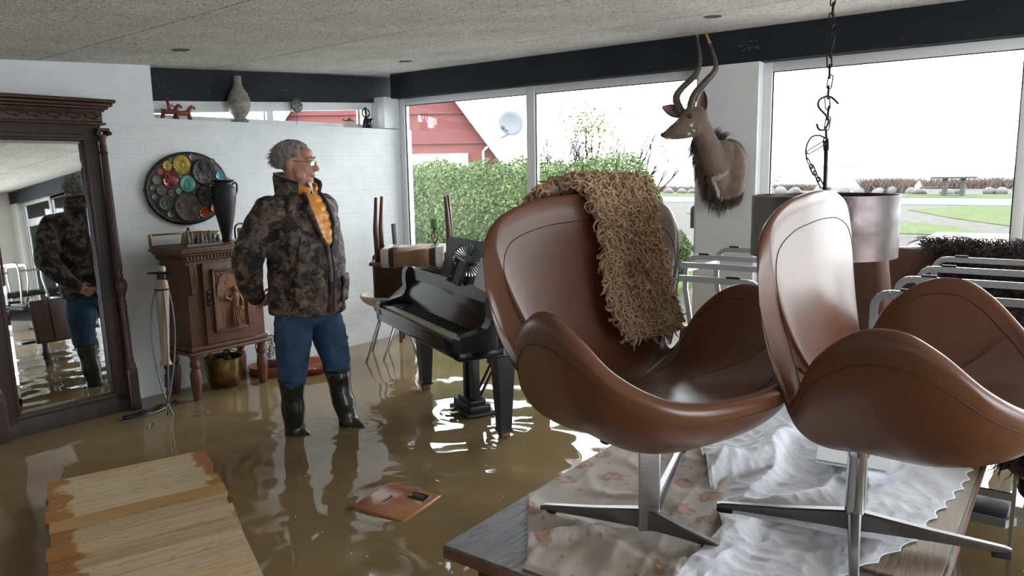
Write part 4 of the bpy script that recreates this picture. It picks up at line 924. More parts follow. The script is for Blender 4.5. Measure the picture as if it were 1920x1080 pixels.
for q in (-.20, -.03, .13): a.box((q, -y/2, PZ-.07), (.045, y-.10, .09))
a.obj('bearer', M['oak_dark'], t)
for sx_ in (-1, 1):
    for sy_ in (.10, .90): MB().box((-.04+sx_*.17, -y*sy_, (PZ-.115)/2), (.05, .05, PZ-.115)).obj('foot_block', M['oak_dark'], t)
sq = [Vector(p) for p in ((2.196, 2.581), (2.481, 2.636), (2.488, 2.332), (2.209, 2.299))]
cx_, cy_ = sum((p.x for p in sq))/4, sum((p.y for p in sq))/4
t = thing('bathroom_scale', 'square reddish wooden bathroom scale with black display floating on the water', 'bathroom scale', (cx_, cy_, WZ+.004), math.atan2(.055, .285)-.06)
t.rotation_euler[0] = .03; t.rotation_euler[1] = -.02
a = MB(); a.box((0, 0, .0), (.29, .30, .018), bev=.004); a.obj('wooden_plate', M['redwood'], t, smooth=30)
a = MB(); a.box((.078, -.072, .012), (.055, .095, .008), bev=.003); d_ = a.obj('display', M['display'], t, smooth=30)
MB().box((.076, -.072, .0165), (.03, .06, .001)).obj('display_window', M['display2'], d_)
a = MB(); a.tube(catmull([(.03, .055, .0095), (.01, .045, .0095), (-.02, .045, .0095), (-.045, .05, .0095)], 5), .003, 6, flat=(2, .2)); a.obj('curved_mark', M['oak_dark'], t)
# ================================================================== grand piano  (local: x to the treble end, y to the tail; u = -x)
pn = thing('grand_piano', 'black baby grand piano with open keyboard standing on tapered legs in the flood', 'piano', (3.05, 2.67, 0), math.radians(-115.5))
PW = 1.47
out = catmull([(0, .24), (0, .56), (.10, .74), (.30, .86), (.55, 1.0), (.74, 1.22), (.98, 1.36), (1.25, 1.38), (1.44, 1.28), (PW, 1.1), (PW, .24)], 5)
out = [(-p.x, p.y) for p in out]
def inset(P, k):
    c = Vector((sum(p[0] for p in P)/len(P), sum(p[1] for p in P)/len(P))); return [(c.x+(p[0]-c.x)*k, c.y+(p[1]-c.y)*k) for p in P]
a = MB(); a.prism(out, 2, .66, .985); a.prism(inset(out, .97), 2, .63, .66)
a.box((-PW/2, .14, .64), (PW, .28, .05), bev=.006)
a.obj('case', M['black_gloss'], pn, smooth=35)
a = MB(); P_ = inset([(p[0], p[1]+.02) for p in out], 1.008); P_ = [(x, max(y, .52)) for x, y in P_]; a.prism(P_, 2, .988, 1.008); a.obj('main_lid', M['black_gloss'], pn, smooth=35)
a = MB(); a.box((-PW/2, .41, 1.0), (PW+.012, .215, .018), bev=.004); a.obj('front_lid_flap', M['black_gloss'], pn, smooth=35)
for x0, x1 in ((-.075, 0), (-PW, -PW+.075)):     # cheek arms with S-curve
    pr = [(0, .615), (0, .735), (.012, .748), (.06, .752)]+[(.06+.11*t, .752+.028*t) for t in (.4, .8, 1)]+[(.19, .80), (.205, .84), (.20, .90), (.205, .95), (.225, .985), (.27, .988), (.30, .988), (.30, .615)]
    a = MB(); a.prism(pr, 0, x0, x1); a.obj('cheek_arm', M['black_gloss'], pn, smooth=25)
a = MB(); a.box((-PW/2, .012, .672), (PW-.15, .02, .075), bev=.004); a.box((-PW/2, .006, .71), (PW-.15, .02, .012), bev=.004); a.obj('key_slip', M['black_gloss'], pn, smooth=35)
for x in (-.10, -PW+.10): MB().box((x, .10, .712), (.05, .17, .03), bev=.004).obj('key_block', M['black_gloss'], pn, smooth=30)
kx0, kx1 = -PW+.13, -.13; kw = (kx1-kx0)/52
a = MB()
for i in range(52): a.box((kx0+kw*(i+.5), .10, .714), (kw-.0012, .148, .018), bev=.0015)
k_ = a.obj('white_keys', M['bone'], pn)
a = MB(); pat = [1, 0, 1, 1, 0, 1, 1]
for i in range(51):
    if pat[i % 7]: a.box((kx0+kw*(i+1), .127, .729), (.011, .094, .014), bev=.002)
a.obj('black_keys', M['ebony'], pn)
a = MB(); R_ = Matrix.Rotation(math.radians(-20), 3, 'X'); a.box((-PW/2, .225, .84), (PW-.16, .014, .235), R=R_, bev=.004); a.box((-PW/2, .258, .952), (PW-.16, .03, .014), bev=.003)
a.obj('fallboard', M['black_gloss'], pn, smooth=35)
a = MB(); a.box((-PW/2, .33, .965), (PW-.16, .12, .02), bev=.003); a.obj('pin_block_shelf', M['black_gloss'], pn, smooth=35)
def leg(x, y, s=1):
    a = MB(); rr = []
    for w_, z in ((.068, .61), (.068, .555), (.052, .55), (.034, .17), (.040, .165), (.040, .155), (.030, .15)):
        rr.append([(x+sx*w_, y+sy*w_, z) for sx, sy in ((-1, -1), (1, -1), (1, 1), (-1, 1))])
    a.ring(rr); o = a.obj('leg', M['black_satin'], pn)
    a = MB(); a.box((x, y, .138), (.056, .056, .032), bev=.004); a.obj('brass_ferrule', M['brass'], o)
    a = MB(); a.tube([(x-.01, y, .052), (x+.01, y, .052)], .05, 16); a.cyl((x, y, .09), (x, y, .125), .012); a.obj('caster', M['iron'], o, smooth=40)
leg(-.06, .297); leg(-1.23, .265); leg(-1.12, 1.18)
# pedal lyre
ly = MB(); lx, lyy = -.593, .337
for s in (-1, 1): ly.box((lx+s*.055, lyy, .40), (.045, .05, .44), bev=.004)
ly.box((lx, lyy, .60), (.22, .08, .05), bev=.006); ly.box((lx, lyy, .20), (.20, .11, .03), bev=.006); ly.box((lx, lyy, .165), (.26, .15, .05), bev=.008); ly.box((lx, lyy, .13), (.30, .19, .03), bev=.008)
l_ = ly.obj('pedal_lyre', M['black_satin'], pn, smooth=30)
a = MB(); a.cyl((lx-.015, lyy, .18), (lx-.015, lyy, .6), .006); a.cyl((lx+.015, lyy, .18), (lx+.015, lyy, .6), .006); a.cyl((lx, lyy+.05, .19), (lx, lyy+.30, .62), .009); a.cyl((lx-.06, lyy+.05, .19), (lx-.06, lyy+.30, .62), .009); a.obj('lyre_rod', M['iron'], l_)
for k in (-1, 1): MB().box((lx+k*.04, lyy-.12, .14), (.03, .10, .01), bev=.004).obj('pedal', M['brass'], l_)
# music desk with a sunburst of slits
a = MB(); W_, H_ = .76, .262; ccx, ccy, ra, rb = -.02, .135, .25, .100
outer = []; inner = []; N = 64
for j in range(N):
    q = 2*PI*j/N; cx_, sy_ = math.cos(q), math.sin(q)
    k = min((W_/2-(ccx*(1 if cx_ > 0 else -1)))/max(1e-6, abs(cx_)), ((H_-ccy) if sy_ > 0 else ccy)/max(1e-6, abs(sy_)))
    outer.append((ccx+cx_*k, ccy+sy_*k)); inner.append((ccx+ra*cx_, ccy+rb*sy_))
for cxx, czz in ((W_/2, H_), (-W_/2, H_), (-W_/2, 0), (W_/2, 0)):
    j = min(range(N), key=lambda i: (outer[i][0]-cxx)**2+(outer[i][1]-czz)**2); outer[j] = (cxx, czz)
th = .012
a.ring([[(x, 0, z) for x, z in inner], [(x, 0, z) for x, z in outer], [(x, th, z) for x, z in outer], [(x, th, z) for x, z in inner], [(x, 0, z) for x, z in inner]], cap=False)
for j in range(34):
    q = 2*PI*(j+.5)/34; p0 = (ccx+.25*ra*math.cos(q), ccy+.25*rb*math.sin(q)); p1 = (ccx+1.02*ra*math.cos(q), ccy+1.02*rb*math.sin(q)); t_ = (-math.sin(q), math.cos(q))
    w0, w1 = .0025, .0075
    vs = [(p0[0]+t_[0]*w0*s, y_, p0[1]+t_[1]*w0*s) for s in (-1, 1) for y_ in (.001, th-.001)]+[(p1[0]+t_[0]*w1*s, y_, p1[1]+t_[1]*w1*s) for s in (-1, 1) for y_ in (.001, th-.001)]
    a.add(vs, [(0, 1, 3, 2), (4, 6, 7, 5), (0, 4, 5, 1), (2, 3, 7, 6), (0, 2, 6, 4), (1, 5, 7, 3)])
a.ring([[(ccx+.30*ra*math.cos(q), y_, ccy+.30*rb*math.sin(q)) for q in np.linspace(0, 2*PI, 24, endpoint=False)] for y_ in (0, th)])
o = a.obj('music_desk', M['black_satin'], pn); o.location = (-.46, .245, .985); o.rotation_euler = (math.radians(-16), 0, 0)
def on_piano(x, y, z):
    c, s = math.cos(math.radians(-115.5)), math.sin(math.radians(-115.5)); return (3.05+x*c-y*s, 2.67+x*s+y*c, z)
PR = math.radians(-115.5)
t = thing('navy_book', 'thick dark blue book leaning open against the sunburst music desk', 'book', on_piano(-.525, .195, .977), PR+.35)
t.rotation_euler = (math.radians(-15), math.radians(16), PR+.30)
M['navy'] = mat('dark_blue_cover', (.012, .022, .045), .45); M['grey_cover'] = mat('grey_cover', (.14, .14, .145), .45)
a = MB(); a.box((-.017, 0, .078), (.042, .04, .156), bev=.003); a.obj('spine', M['navy'], t, smooth=30); a = MB(); a.box((.033, .003, .078), (.058, .037, .154), bev=.003); a.obj('cover', M['grey_cover'], t, smooth=30)
for z_, w_ in ((.125, .015), (.117, .019), (.035, .017)): MB().box((-.017, -.0205, z_), (w_, .001, .005)).obj('spine_lettering', M['bone'], t)
t = thing('sheet_music', 'white sheet music pages leaning on the music desk beside the blue book', 'sheet music', on_piano(-.13, .205, .985), PR)
t.rotation_euler = (math.radians(-16), math.radians(6), PR)
for k in range(2):
    a = MB(); a.box((-.02+k*.06, -.004*k, .085), (.17, .003, .17)); a.obj('page', M['paper'], t)
t = thing('brass_candlestick', 'twisted brass candlestick with a green candle standing on the piano lid', 'candlestick', on_piano(-1.30, .40, 1.01), PR)
a = MB()
for k in range(4):
    q0 = k*PI/2
    a.tube(catmull([(.008*math.cos(q0), .008*math.sin(q0), .145), (.022*math.cos(q0+.5), .022*math.sin(q0+.5), .17), (.024*math.cos(q0+1.2), .024*math.sin(q0+1.2), .195), (.008*math.cos(q0+2), .008*math.sin(q0+2), .235)], 6), .004, 6)
    a.tube(catmull([(.01*math.cos(q0), .01*math.sin(q0), .075), (.03*math.cos(q0), .03*math.sin(q0), .05), (.028*math.cos(q0+.3), .028*math.sin(q0+.3), .02), (.045*math.cos(q0), .045*math.sin(q0), .004)], 6), .0055, 6)
a.lathe([(.001, .0), (.014, .01), (.016, .03), (.007, .055), (.006, .075), (.012, .085), (.006, .095), (.0055, .135), (.010, .143), (.006, .15)]); a.lathe([(.006, .232), (.012, .238), (.012, .245), (.03, .25), (.031, .254), (.001, .254)])
a.obj('twisted_stem', M['dull_brass'], t, smooth=True)
a = MB(); a.lathe([(.001, .254), (.027, .254), (.027, .312), (.024, .316), (.001, .312)], n=24); a.cyl((0, 0, .31), (0, 0, .322), .0015); a.obj('candle', M['candle_g'], t, smooth=50)
t = thing('brass_ring_ornament', 'small looped brass ornament lying on the piano lid left of the music desk', 'ornament', on_piano(-1.31, .335, 1.01), PR)
a = MB()
for k in range(3): a.tube([(.02*k-.03+.02*math.cos(q), .004*k, .024+.02*math.sin(q)) for q in np.linspace(0, 2*PI, 16, endpoint=False)], .005, 6, closed=True)
a.tube(catmull([(-.03, 0, .04), (-.0, 0, .06), (.03, 0, .045), (.05, 0, .01)], 5), .006, 6); a.obj('brass_loops', M['dull_brass'], t, smooth=True)
# upturned bench with striped hide
bn_ = thing('upturned_bench', 'teak bench lying upside down across the piano end, four brown legs in the air', 'bench', (3.824, 3.733, 1.012), math.radians(-52.5))
a = MB(); a.box((0, 0, .020), (.60, .30, .026), bev=.010); a.obj('seat_board', M['stool_wood'], bn_, smooth=30)
a = MB(); a.box((0, .10, .062), (.50, .02, .055), bev=.004); a.box((0, -.10, .062), (.50, .02, .055), bev=.004); a.box((-.25, 0, .062), (.02, .2, .055), bev=.004); a.box((.25, 0, .062), (.02, .2, .055), bev=.004); a.obj('apron', M['stool_leg'], bn_, smooth=30)
for sx_ in (-1, 1):
    for sy_ in (-1, 1):
        a = MB(); a.tube([(sx_*.245, sy_*.10, .035), (sx_*.250, sy_*.11, .25), (sx_*.235, sy_*.125, .475)], [.019, .017, .011], 12); a.obj('leg', M['stool_leg'], bn_, smooth=True)
hd = thing('striped_hide', 'cream tan and dark striped animal hide wrapped over the upturned bench', 'hide', (3.824, 3.733, 1.012), math.radians(-52.5))
hb = [(-.215, -.16, 'hide_w', 'cream_band'), (-.16, -.125, 'hide_k', 'dark_band'), (-.125, .115, 'hide_b', 'tan_band'), (.115, .16, 'hide_k', 'dark_band'), (.16, .215, 'hide_w', 'cream_band')]
for x0, x1, m_, nm in hb:
    a = MB(); rr = []
    for i in range(9):
        x = x0+(x1-x0)*i/8; e = 1+.03*math.sin(x*40)+.02*math.sin(x*91); rr.append([(x, .178*e*math.copysign(abs(math.cos(q))**.45, math.cos(q)), .062+.068*e*math.copysign(abs(math.sin(q))**.45, math.sin(q))+.006*math.sin(q*5+x*20)) for q in np.linspace(0, 2*PI, 40, endpoint=False)])
    a.ring(rr); a.obj(nm, M[m_], hd, smooth=True)
# cream shell chair and dark cushion between piano and wall
ch = thing('cream_shell_chair', 'cream upholstered shell chair on thin steel legs between the piano and wall', 'chair', (4.48, 4.50, 0), math.radians(-140))
a = MB(); rr = []
for i in range(9):
    t_ = i/8; rr.append([((.05+.22*math.sin(t_*PI/2))*math.cos(q)*1.0, (.05+.22*math.sin(t_*PI/2))*math.sin(q), .44+(.10+.20*max(0, math.sin(q)))*(1-math.cos(t_*PI/2))*1.1) for q in np.linspace(0, 2*PI, 40, endpoint=False)])
a.ring(rr, cap=False); o = a.obj('seat_shell', M['cream'], ch, smooth=True); s_ = o.modifiers.new('s', 'SOLIDIFY'); s_.thickness = .03
for sx_ in (-1, 1):
    for sy_ in (-1, 1):
        a = MB(); a.tube([(sx_*.08, sy_*.08, .44), (sx_*.2, sy_*.22, .0)], .009, 10); a.obj('leg', M['steel'], ch, smooth=True)
ch2 = copy_tree(ch); ch2.location = (4.40, 4.57, .10); ch2['label'] = 'second cream shell chair stacked on the first, its rim nearest the piano cheek'
t = thing('dark_cushion', 'dark brown padded cushion propped upright on the cream chairs beside the piano', 'cushion', (4.33, 4.50, .60), math.radians(-52))
a = MB(); a.box((0, 0, .20), (.30, .09, .40), bev=.03); a.obj('padded_block', M['hide_k'], t, smooth=True)
t = thing('wooden_chair_leg', 'reddish brown wooden leg of a chair standing in the water behind the piano', 'leg', (4.80, 4.90, 0))
MB().tube([(0, 0, 0), (0, 0, .5)], [.012, .018], 10).obj('leg', M['edgewood'], t, smooth=True); MB().box((0, 0, .52), (.2, .2, .04), bev=.01).obj('seat', M['edgewood'], t)
a = MB(); a.box((0, 0, .6), (.028, .028, 1.2)); o = a.obj('black_stick', M['black_satin']); o.location = (4.93, 5.0, 0); o.rotation_euler = (.0, -.06, 0); tag(o, 'black square stick standing in the corner beside the window frame', 'stick')
# ================================================================== tables
def turned_leg(a, x, y, h):
    a.lathe([(.001, 0), (.03, 0), (.034, .04), (.026, .06)], (x, y, 0), 16); a.box((x, y, .12), (.075, .075, .12), bev=.004)
    a.lathe([(.03, .18), (.045, .20), (.03, .215), (.048, .25), (.034, .29), (.028, .42), (.038, .47), (.045, .50), (.03, .52), (.03, .53)], (x, y, 0), 16); a.box((x, y, (.53+h)/2), (.075, .075, h-.53), bev=.004)
def table(lb, cx, cy, lx, ly, h, mtop, medge):
    t = thing('wooden_table', lb, 'table', (cx, cy, 0))
    a = MB(); a.box((0, 0, h-.0045), (lx-.004, ly-.004, .009), bev=.002); a.obj('tabletop', mtop, t)
    a = MB(); a.box((0, 0, h-.022), (lx, ly, .028), bev=.004); a.obj('top_edge', medge, t, smooth=30)
    a = MB()
    for s in (-1, 1): a.box((0, s*(ly/2-.09), h-.085), (lx-.2, .022, .09)); a.box((s*(lx/2-.11), 0, h-.085), (.022, ly-.2, .09))
    a.obj('apron', M['oak_dark'], t)
    for sx_ in (-1, 1):
        for sy_ in (-1, 1):
            a = MB(); turned_leg(a, sx_*(lx/2-.11), sy_*(ly/2-.09), h-.036); a.obj('leg', M['oak_dark'], t, smooth=35)
    return t
TZ = .72
table('low dark wooden table carrying the two leather swivel chairs and the cloths', 2.105, .70, 1.59, 1.04, TZ, M['greywood'], M['edgewood'])
a = MB(); a.box((0, 0, .003), (1.1, .17, .006)); o = a.obj('tan_table_leaf', M['tanwood']); o.location = (2.33, .275, TZ+.0005); tag(o, 'tan wooden board strip along the right edge of the table under the lace', 'board')
table('long dark table behind carrying the upturned leather chairs', 3.62, .735, 1.25, 1.6, TZ, M['oak_dark'], M['oak_dark'])
# ================================================================== curved leather swivel chairs (local: y forward)
half = [(0, .345, .412), (.13, .338, .417), (.222, .308, .44), (.296, .250, .49), (.338, .175, .56), (.352, .10, .598), (.342, .01, .585), (.315, -.075, .515), (.279, -.118, .425), (.258, -.138, .40),
        (.262, -.155, .455), (.290, -.170, .56), (.322, -.180, .66), (.332, -.188, .735), (.300, -.196, .797), (.20, -.202, .832), (.09, -.205, .843), (0, -.207, .846)]
ctl = half+[(-x, y, z) for x, y, z in reversed(half[1:-1])]
RIM = catmull(ctl, 8, closed=True); NR = len(RIM)
ZB, ZI = .240, .385
def outer_pt(r, s):
    k = 1-math.sqrt(max(0, 1-s*s)); z = ZB+(r.z-ZB)*k
    return Vector((r.x*s, r.y*s-.0, z))
def inner_pt(r, s):
    rr = Vector((r.x, r.y, 0)); L_ = rr.length; f = (L_-.036)/L_
    return Vector((r.x*f*s, r.y*f*s, ZI+(r.z-ZI)*s**(3.2 if r.z > .5 else 2.4)))
NS = 22
SO = [math.sin(PI/2*(i/NS)) for i in range(1, NS+1)]; SO = [min(x, .9985) for x in SO]
def swan_shell(root, leather, yo=0):
    a = MB(); rings = []
    for s in [.02]+SO: rings.append([outer_pt(r, s) for r in RIM])
    # rounded rim
    for k in (1, 2, 3, 4, 5):
        q = PI*k/6; ring = []
        for r in RIM:
            o_, i_ = outer_pt(r, .9985), inner_pt(r, 1); mid = (o_+i_)/2; h = (o_-i_)/2; ring.append(mid+h*math.cos(q)+Vector((0, 0, .016*math.sin(q)))+Vector((r.x, r.y, 0)).normalized()*.004*math.sin(q))
        rings.append(ring)
    for s in [1]+[1-(i/NS)**1.25*.98 for i in range(1, NS+1)]: rings.append([inner_pt(r, s) for r in RIM])
    a.ring(rings); sh = a.obj('seat_shell', leather, root, smooth=True, loc=(0, yo, 0))
    a = MB()   # piping / seam just below the rim on the outside
    a.tube([outer_pt(r, .985)+Vector((r.x, r.y, 0)).normalized()*.0002 for r in RIM], .0014, 6, closed=True); a.obj('seam', M['leather_seam'], sh, smooth=True)
    a = MB(); a.tube([inner_pt(r, .955)+Vector((0, 0, .0005)) for r in RIM], .0013, 6, closed=True); a.obj('inner_seam', M['leather_seam'], sh, smooth=True)
    return sh
TT = TZ+.012
def star_leg(a, d, L_, h0, w0):
    # tapered cast leg: tall by the column, low at the foot
    d = Vector((math.cos(d), math.sin(d), 0)); n = Vector((-d.y, d.x, 0)); rr = []
    for t_, w_, zt_, zb_ in ((0.02, w0, h0, .012), (.12, w0*.9, h0*.93, .014), (.5, w0*.72, h0*.66, .014), (.96, w0*.6, .026, .012), (1, w0*.55, .022, .012)):
        p = d*L_*t_; rr.append([p+n*w_+Vector((0, 0, zb_)), p+n*w_+Vector((0, 0, zt_-.004)), p+n*w_*.7+Vector((0, 0, zt_)), p-n*w_*.7+Vector((0, 0, zt_)), p-n*w_+Vector((0, 0, zt_-.004)), p-n*w_+Vector((0, 0, zb_))])
    a.ring(rr)
# chair A
A0 = Vector((1.645, .818)); A_PHI = math.radians(-110)
A = thing('leather_swivel_chair', 'left cognac leather swivel chair with the curly sheepskin over its back, on the table', 'chair', (A0.x, A0.y, TT), A_PHI-PI/2)
swan_shell(A, M['leather'], -.048)
a = MB(); a.box((0, 0, .125), (.030, .052, .235), bev=.003, rz=.55-(A_PHI-PI/2)); a.obj('column', M['steel'], A, smooth=30)
def wdir(dx, dy): return math.atan2(dy, dx)-(A_PHI-PI/2)
for (tx_, ty_), L_ in (((1.582, 1.106), None), ((1.643, .632), None), ((2.33, 1.02), .62)):
    d = Vector((tx_-A0.x, ty_-A0.y)); L_ = L_ or d.length
    a = MB(); star_leg(a, wdir(d.x, d.y), L_, .065, .015); a.obj('base_leg', M['dark_steel'], A, smooth=30)
    q = wdir(d.x, d.y); a = MB(); a.cyl((math.cos(q)*(L_-.03), math.sin(q)*(L_-.03), 0), (math.cos(q)*(L_-.03), math.sin(q)*(L_-.03), .013), .014); a.obj('glide', M['rubber'], A)
# chair B
B0 = Vector((1.935, .397)); B_PHI = math.radians(-92)
B = thing('leather_swivel_chair', 'right cognac leather swivel chair on a chrome column, standing on the lace cloth', 'chair', (B0.x, B0.y, TT), B_PHI-PI/2, None)
swan_shell(B, M['leather'], .055).rotation_euler = (0, math.radians(2), 0)
a = MB(); a.lathe([(.024, .055), (.024, .20), (.028, .205), (.028, .235)], n=28); a.obj('column', M['chrome'], B, smooth=40)
a = MB(); a.lathe([(.001, .235), (.06, .235), (.05, .25), (.001, .25)], n=24); a.obj('seat_plate', M['rubber'], B)
b0 = math.atan2(.7017-.397, 1.866-1.935)-(B_PHI-PI/2)
for k in range(4):
    q = b0+k*PI/2
    a = MB(); star_leg(a, q, .335, .062, .016); a.obj('base_leg', M['dark_steel'], B, smooth=30)
    a = MB(); a.box((math.cos(q)*.315, math.sin(q)*.315, .006), (.04, .028, .013), rz=q, bev=.003); a.obj('glide', M['rubber'], B, smooth=30)
# ================================================================== cloths on the table
def sheet(name, lb, cat, P, m, th=.0015, lace=None):
    # P[i][j] grid of points
    n1, n2 = len(P), len(P[0]); v = [tuple(p) for r in P for p in r]; f = [(i*n2+j, (i+1)*n2+j, (i+1)*n2+j+1, i*n2+j+1) for i in range(n1-1) for j in range(n2-1)]
    me = bpy.data.meshes.new(name); me.from_pydata(v, [], f); me.materials.append(m); me.polygons.foreach_set('use_smooth', [True]*len(f)); me.update()
    o = bpy.data.objects.new(name, me); C.objects.link(o); s_ = o.modifiers.new('s', 'SOLIDIFY'); s_.thickness = th; s_.offset = 1
    return tag(o, lb, cat)
def ridge(x, y, sc, sd): v = noise.noise(Vector((x*sc, y*sc, sd))); return 1-abs(v)*2
def floral_mat():
    m = bpy.data.materials.new('rose_print_cotton'); m.use_nodes = True; n, L, b = nodes(m); b.inputs['Roughness'].default_value = .85
    t = n.new('ShaderNodeTexCoord')
    nz = n.new('ShaderNodeTexNoise'); nz.inputs['Scale'].default_value = 28; nz.inputs['Detail'].default_value = 2; L.new(t.outputs['UV'], nz.inputs['Vector'])
    ad = n.new('ShaderNodeMix'); ad.data_type = 'RGBA'; ad.blend_type = 'ADD'; ad.inputs['Factor'].default_value = .05; L.new(t.outputs['UV'], ad.inputs['A']); L.new(nz.outputs['Color'], ad.inputs['B'])
    v = n.new('ShaderNodeTexVoronoi'); v.inputs['Scale'].default_value = 9; L.new(ad.outputs['Result'], v.inputs['Vector'])
    n2_ = n.new('ShaderNodeTexNoise'); n2_.inputs['Scale'].default_value = 60; n2_.inputs['Detail'].default_value = 3; L.new(t.outputs['UV'], n2_.inputs['Vector'])
    mth = n.new('ShaderNodeMath'); mth.operation = 'MULTIPLY_ADD'; mth.inputs[1].default_value = .35; L.new(n2_.outputs['Fac'], mth.inputs[0]); L.new(v.outputs['Distance'], mth.inputs[2])
    r = ramp(n, [(.0, (.40, .10, .12)), (.30, (.62, .34, .35)), (.40, (.34, .24, .14)), (.46, (.42, .34, .27)), (.52, (.55, .485, .43)), (1, (.58, .52, .465))]); L.new(mth.outputs[0], r.inputs['Fac'])
    v2 = n.new('ShaderNodeTexVoronoi'); v2.inputs['Scale'].default_value = 21; L.new(ad.outputs['Result'], v2.inputs['Vector'])
    r2 = ramp(n, [(.13, (.70, .52, .46)), (.2, (1, 1, 1))]); L.new(v2.outputs['Distance'], r2.inputs['Fac'])
    mx = n.new('ShaderNodeMix'); mx.data_type = 'RGBA'; mx.blend_type = 'MULTIPLY'; mx.inputs['Factor'].default_value = .8; L.new(r.outputs['Color'], mx.inputs['A']); L.new(r2.outputs['Color'], mx.inputs['B']); L.new(mx.outputs['Result'], b.inputs['Base Color'])
    return m
M['floral'] = floral_mat()
# floral cloth: left half of the table, thrown over the near edge
P = []; UVs = []
n1, n2 = 130, 90
for i in range(n1):
    r_ = []
    s = i/(n1-1)                       # 0 far .. 1 near and hanging
    for j in range(n2):
        t_ = j/(n2-1)                  # 0 left edge .. 1 right edge
        X = 2.45-1.10*s/.80; 
        yl = 1.205 if X > 1.66 else 1.205-(1.66-X)*.70; yr = .655-.13*min(1, max(0, (1.62-X)*4))
        if X > 1.36:
            x, y = X, yl+(yr-yl)*t_; z = TZ+.002
            z += .0035*max(0, ridge(x, y, 5, 2)-.55)*4+.003*max(0, ridge(x*.5, y*3, 4, 9)-.6)*4
            f_ = max(0, 1-abs(x-1.52+.12*(t_-.5))/.10)         # thrown-up fold
            z += .028*(f_**1.3)*(.6+.6*noise.noise(Vector((t_*3, .3, 4))))
            f2 = max(0, 1-abs((y-.98)+(x-1.5)*.9)/.05)*max(0, min(1, (1.7-x)*5)); z += .022*f2
            f3 = max(0, 1-abs((y-.72)-(x-1.75)*.18)/.035); z += .014*f3
        else:
            k = 1.36-X; yy = yl+(yr-yl)*t_
            x = 1.335-.022-.012*math.sin(t_*17+1)-.03*min(1, k*4)*(.5+.5*math.sin(t_*9)); y = yy+.01*math.sin(k*20); z = TZ+.014-k*1.15
            if k < .03: x = 1.36-k-.012
        z = max(z, TZ+.0015) if X > 1.36 else z
        r_.append((x, y, z)); UVs.append((X, -yl*0+t_*.56))
    P.append(r_)
o = sheet('floral_cloth', 'beige cloth printed with pink roses spread over the left half of the low table', 'cloth', P, M['floral'])
uv = o.data.uv_layers.new(name='UVMap')
for l in o.data.loops: uv.data[l.index].uv = UVs[l.vertex_index]
# white cotton lace cloth with piled folds
P = []; n1, n2 = 190, 150
def lace_edge(x): return .20+.015*abs(math.sin(x*38))+max(0, (2.45-x))*.13+max(0, 1.95-x)*.25
for i in range(n1):
    r_ = []; s = i/(n1-1); x = 1.34+1.48*s
    for j in range(n2):
        t_ = j/(n2-1); ye = lace_edge(x); yl = .665 if x < 1.75 else .665+min(.36, (x-1.75)*.55)
        y = yl+(ye-yl)*t_
        w_ = 1-t_
        big = max(0, math.sin((y*1.0+x*.35)*21+3.2*noise.noise(Vector((x*2.2, y*2.2, 1)))))**1.3*.045+max(0, ridge(x*.8, y*1.3, 4.5, 5)-.2)*.03
        fine = max(0, ridge(x+y, x-y, 9, 3)-.4)*.010+.0025*ridge(x, y, 22, 8)
        heap = min(1, max(0, (x-1.7)*2.2))
        z = TZ+.0085+big*min(1, w_*1.7)*(.35+.65*heap)+max(0, fine)*(1 if t_ > .02 else .3)*min(1, .35+w_)
        # press flat under the chair base
        for q in range(4):
            dd = b0+(B_PHI-PI/2)+q*PI/2; ux_, uy_ = math.cos(dd), math.sin(dd); al = (x-B0.x)*ux_+(y-B0.y)*uy_; pe = abs(-(x-B0.x)*uy_+(y-B0.y)*ux_)
            if -.02 < al < .36: z = min(z, TZ+.0115+max(0, pe-.015)*.55)
        r_.append((x, y, z))
    P.append(r_)
o = sheet('lace_cloth', 'rumpled white cotton lace cloth with scalloped edge under the right leather chair', 'cloth', P, M['white_cloth'])
t = thing('paper_sheet', 'folded white printed paper lying on the lace cloth behind the chrome column', 'paper', (2.37, .50, TZ+.052), math.radians(12))
a = MB(); a.box((0, 0, 0), (.21, .20, .003), R=Matrix.Rotation(.04, 3, 'X')); a.box((.006, .004, .005), (.20, .19, .002), R=Matrix.Rotation(.04, 3, 'X')); a.obj('sheet', M['paper'], t)
# ================================================================== sheepskin over chair A (local frame of A)
MA = Matrix.Translation((A0.x, A0.y, TT)) @ Matrix.Rotation(A_PHI-PI/2, 4, 'Z')
sk = thing('sheepskin', 'curly brown sheepskin draped over the back of the left leather chair', 'sheepskin', (A0.x, A0.y, TT), A_PHI-PI/2)
# backrest centre line profile: outside up, over the rim, down the inside
prof_o = [(-.305, .68), (-.305, .75), (-.297, .82), (-.274, .858), (-.235, .862), (-.205, .81), (-.182, .72), (-.165, .65), (-.148, .58), (-.125, .525), (-.112, .50)]
def skin_pt(u, v):   # u 0..1 along, v -1..1 across
    L_ = catmull([(0, y, z) for y, z in prof_o], 6); k = u*(len(L_)-1); i = int(min(k, len(L_)-2)); p = L_[i].lerp(L_[i+1], k-i)
    d = (L_[i+1]-L_[i]).normalized(); nrm = Vector((0, -d.z, d.y)); 
    if nrm.z < 0 and u < .5: nrm = -nrm
    wid = .140-.078*u+.015*math.sin(u*9)
    xo = (.05-.30*u if u < .4 else -.07-.03*(u-.4))
    p = p+Vector((xo+v*wid, 0, 0)); return p, d, nrm
FUR_T = [skin_pt(i/200, 0)[2] for i in range(0)]
def skin_normal(u):
    p0 = skin_pt(max(0, u-.02), 0)[0]; p1 = skin_pt(min(1, u+.02), 0)[0]; d = (p1-p0).normalized(); n_ = Vector((0, d.z, -d.y)); 
    return -n_
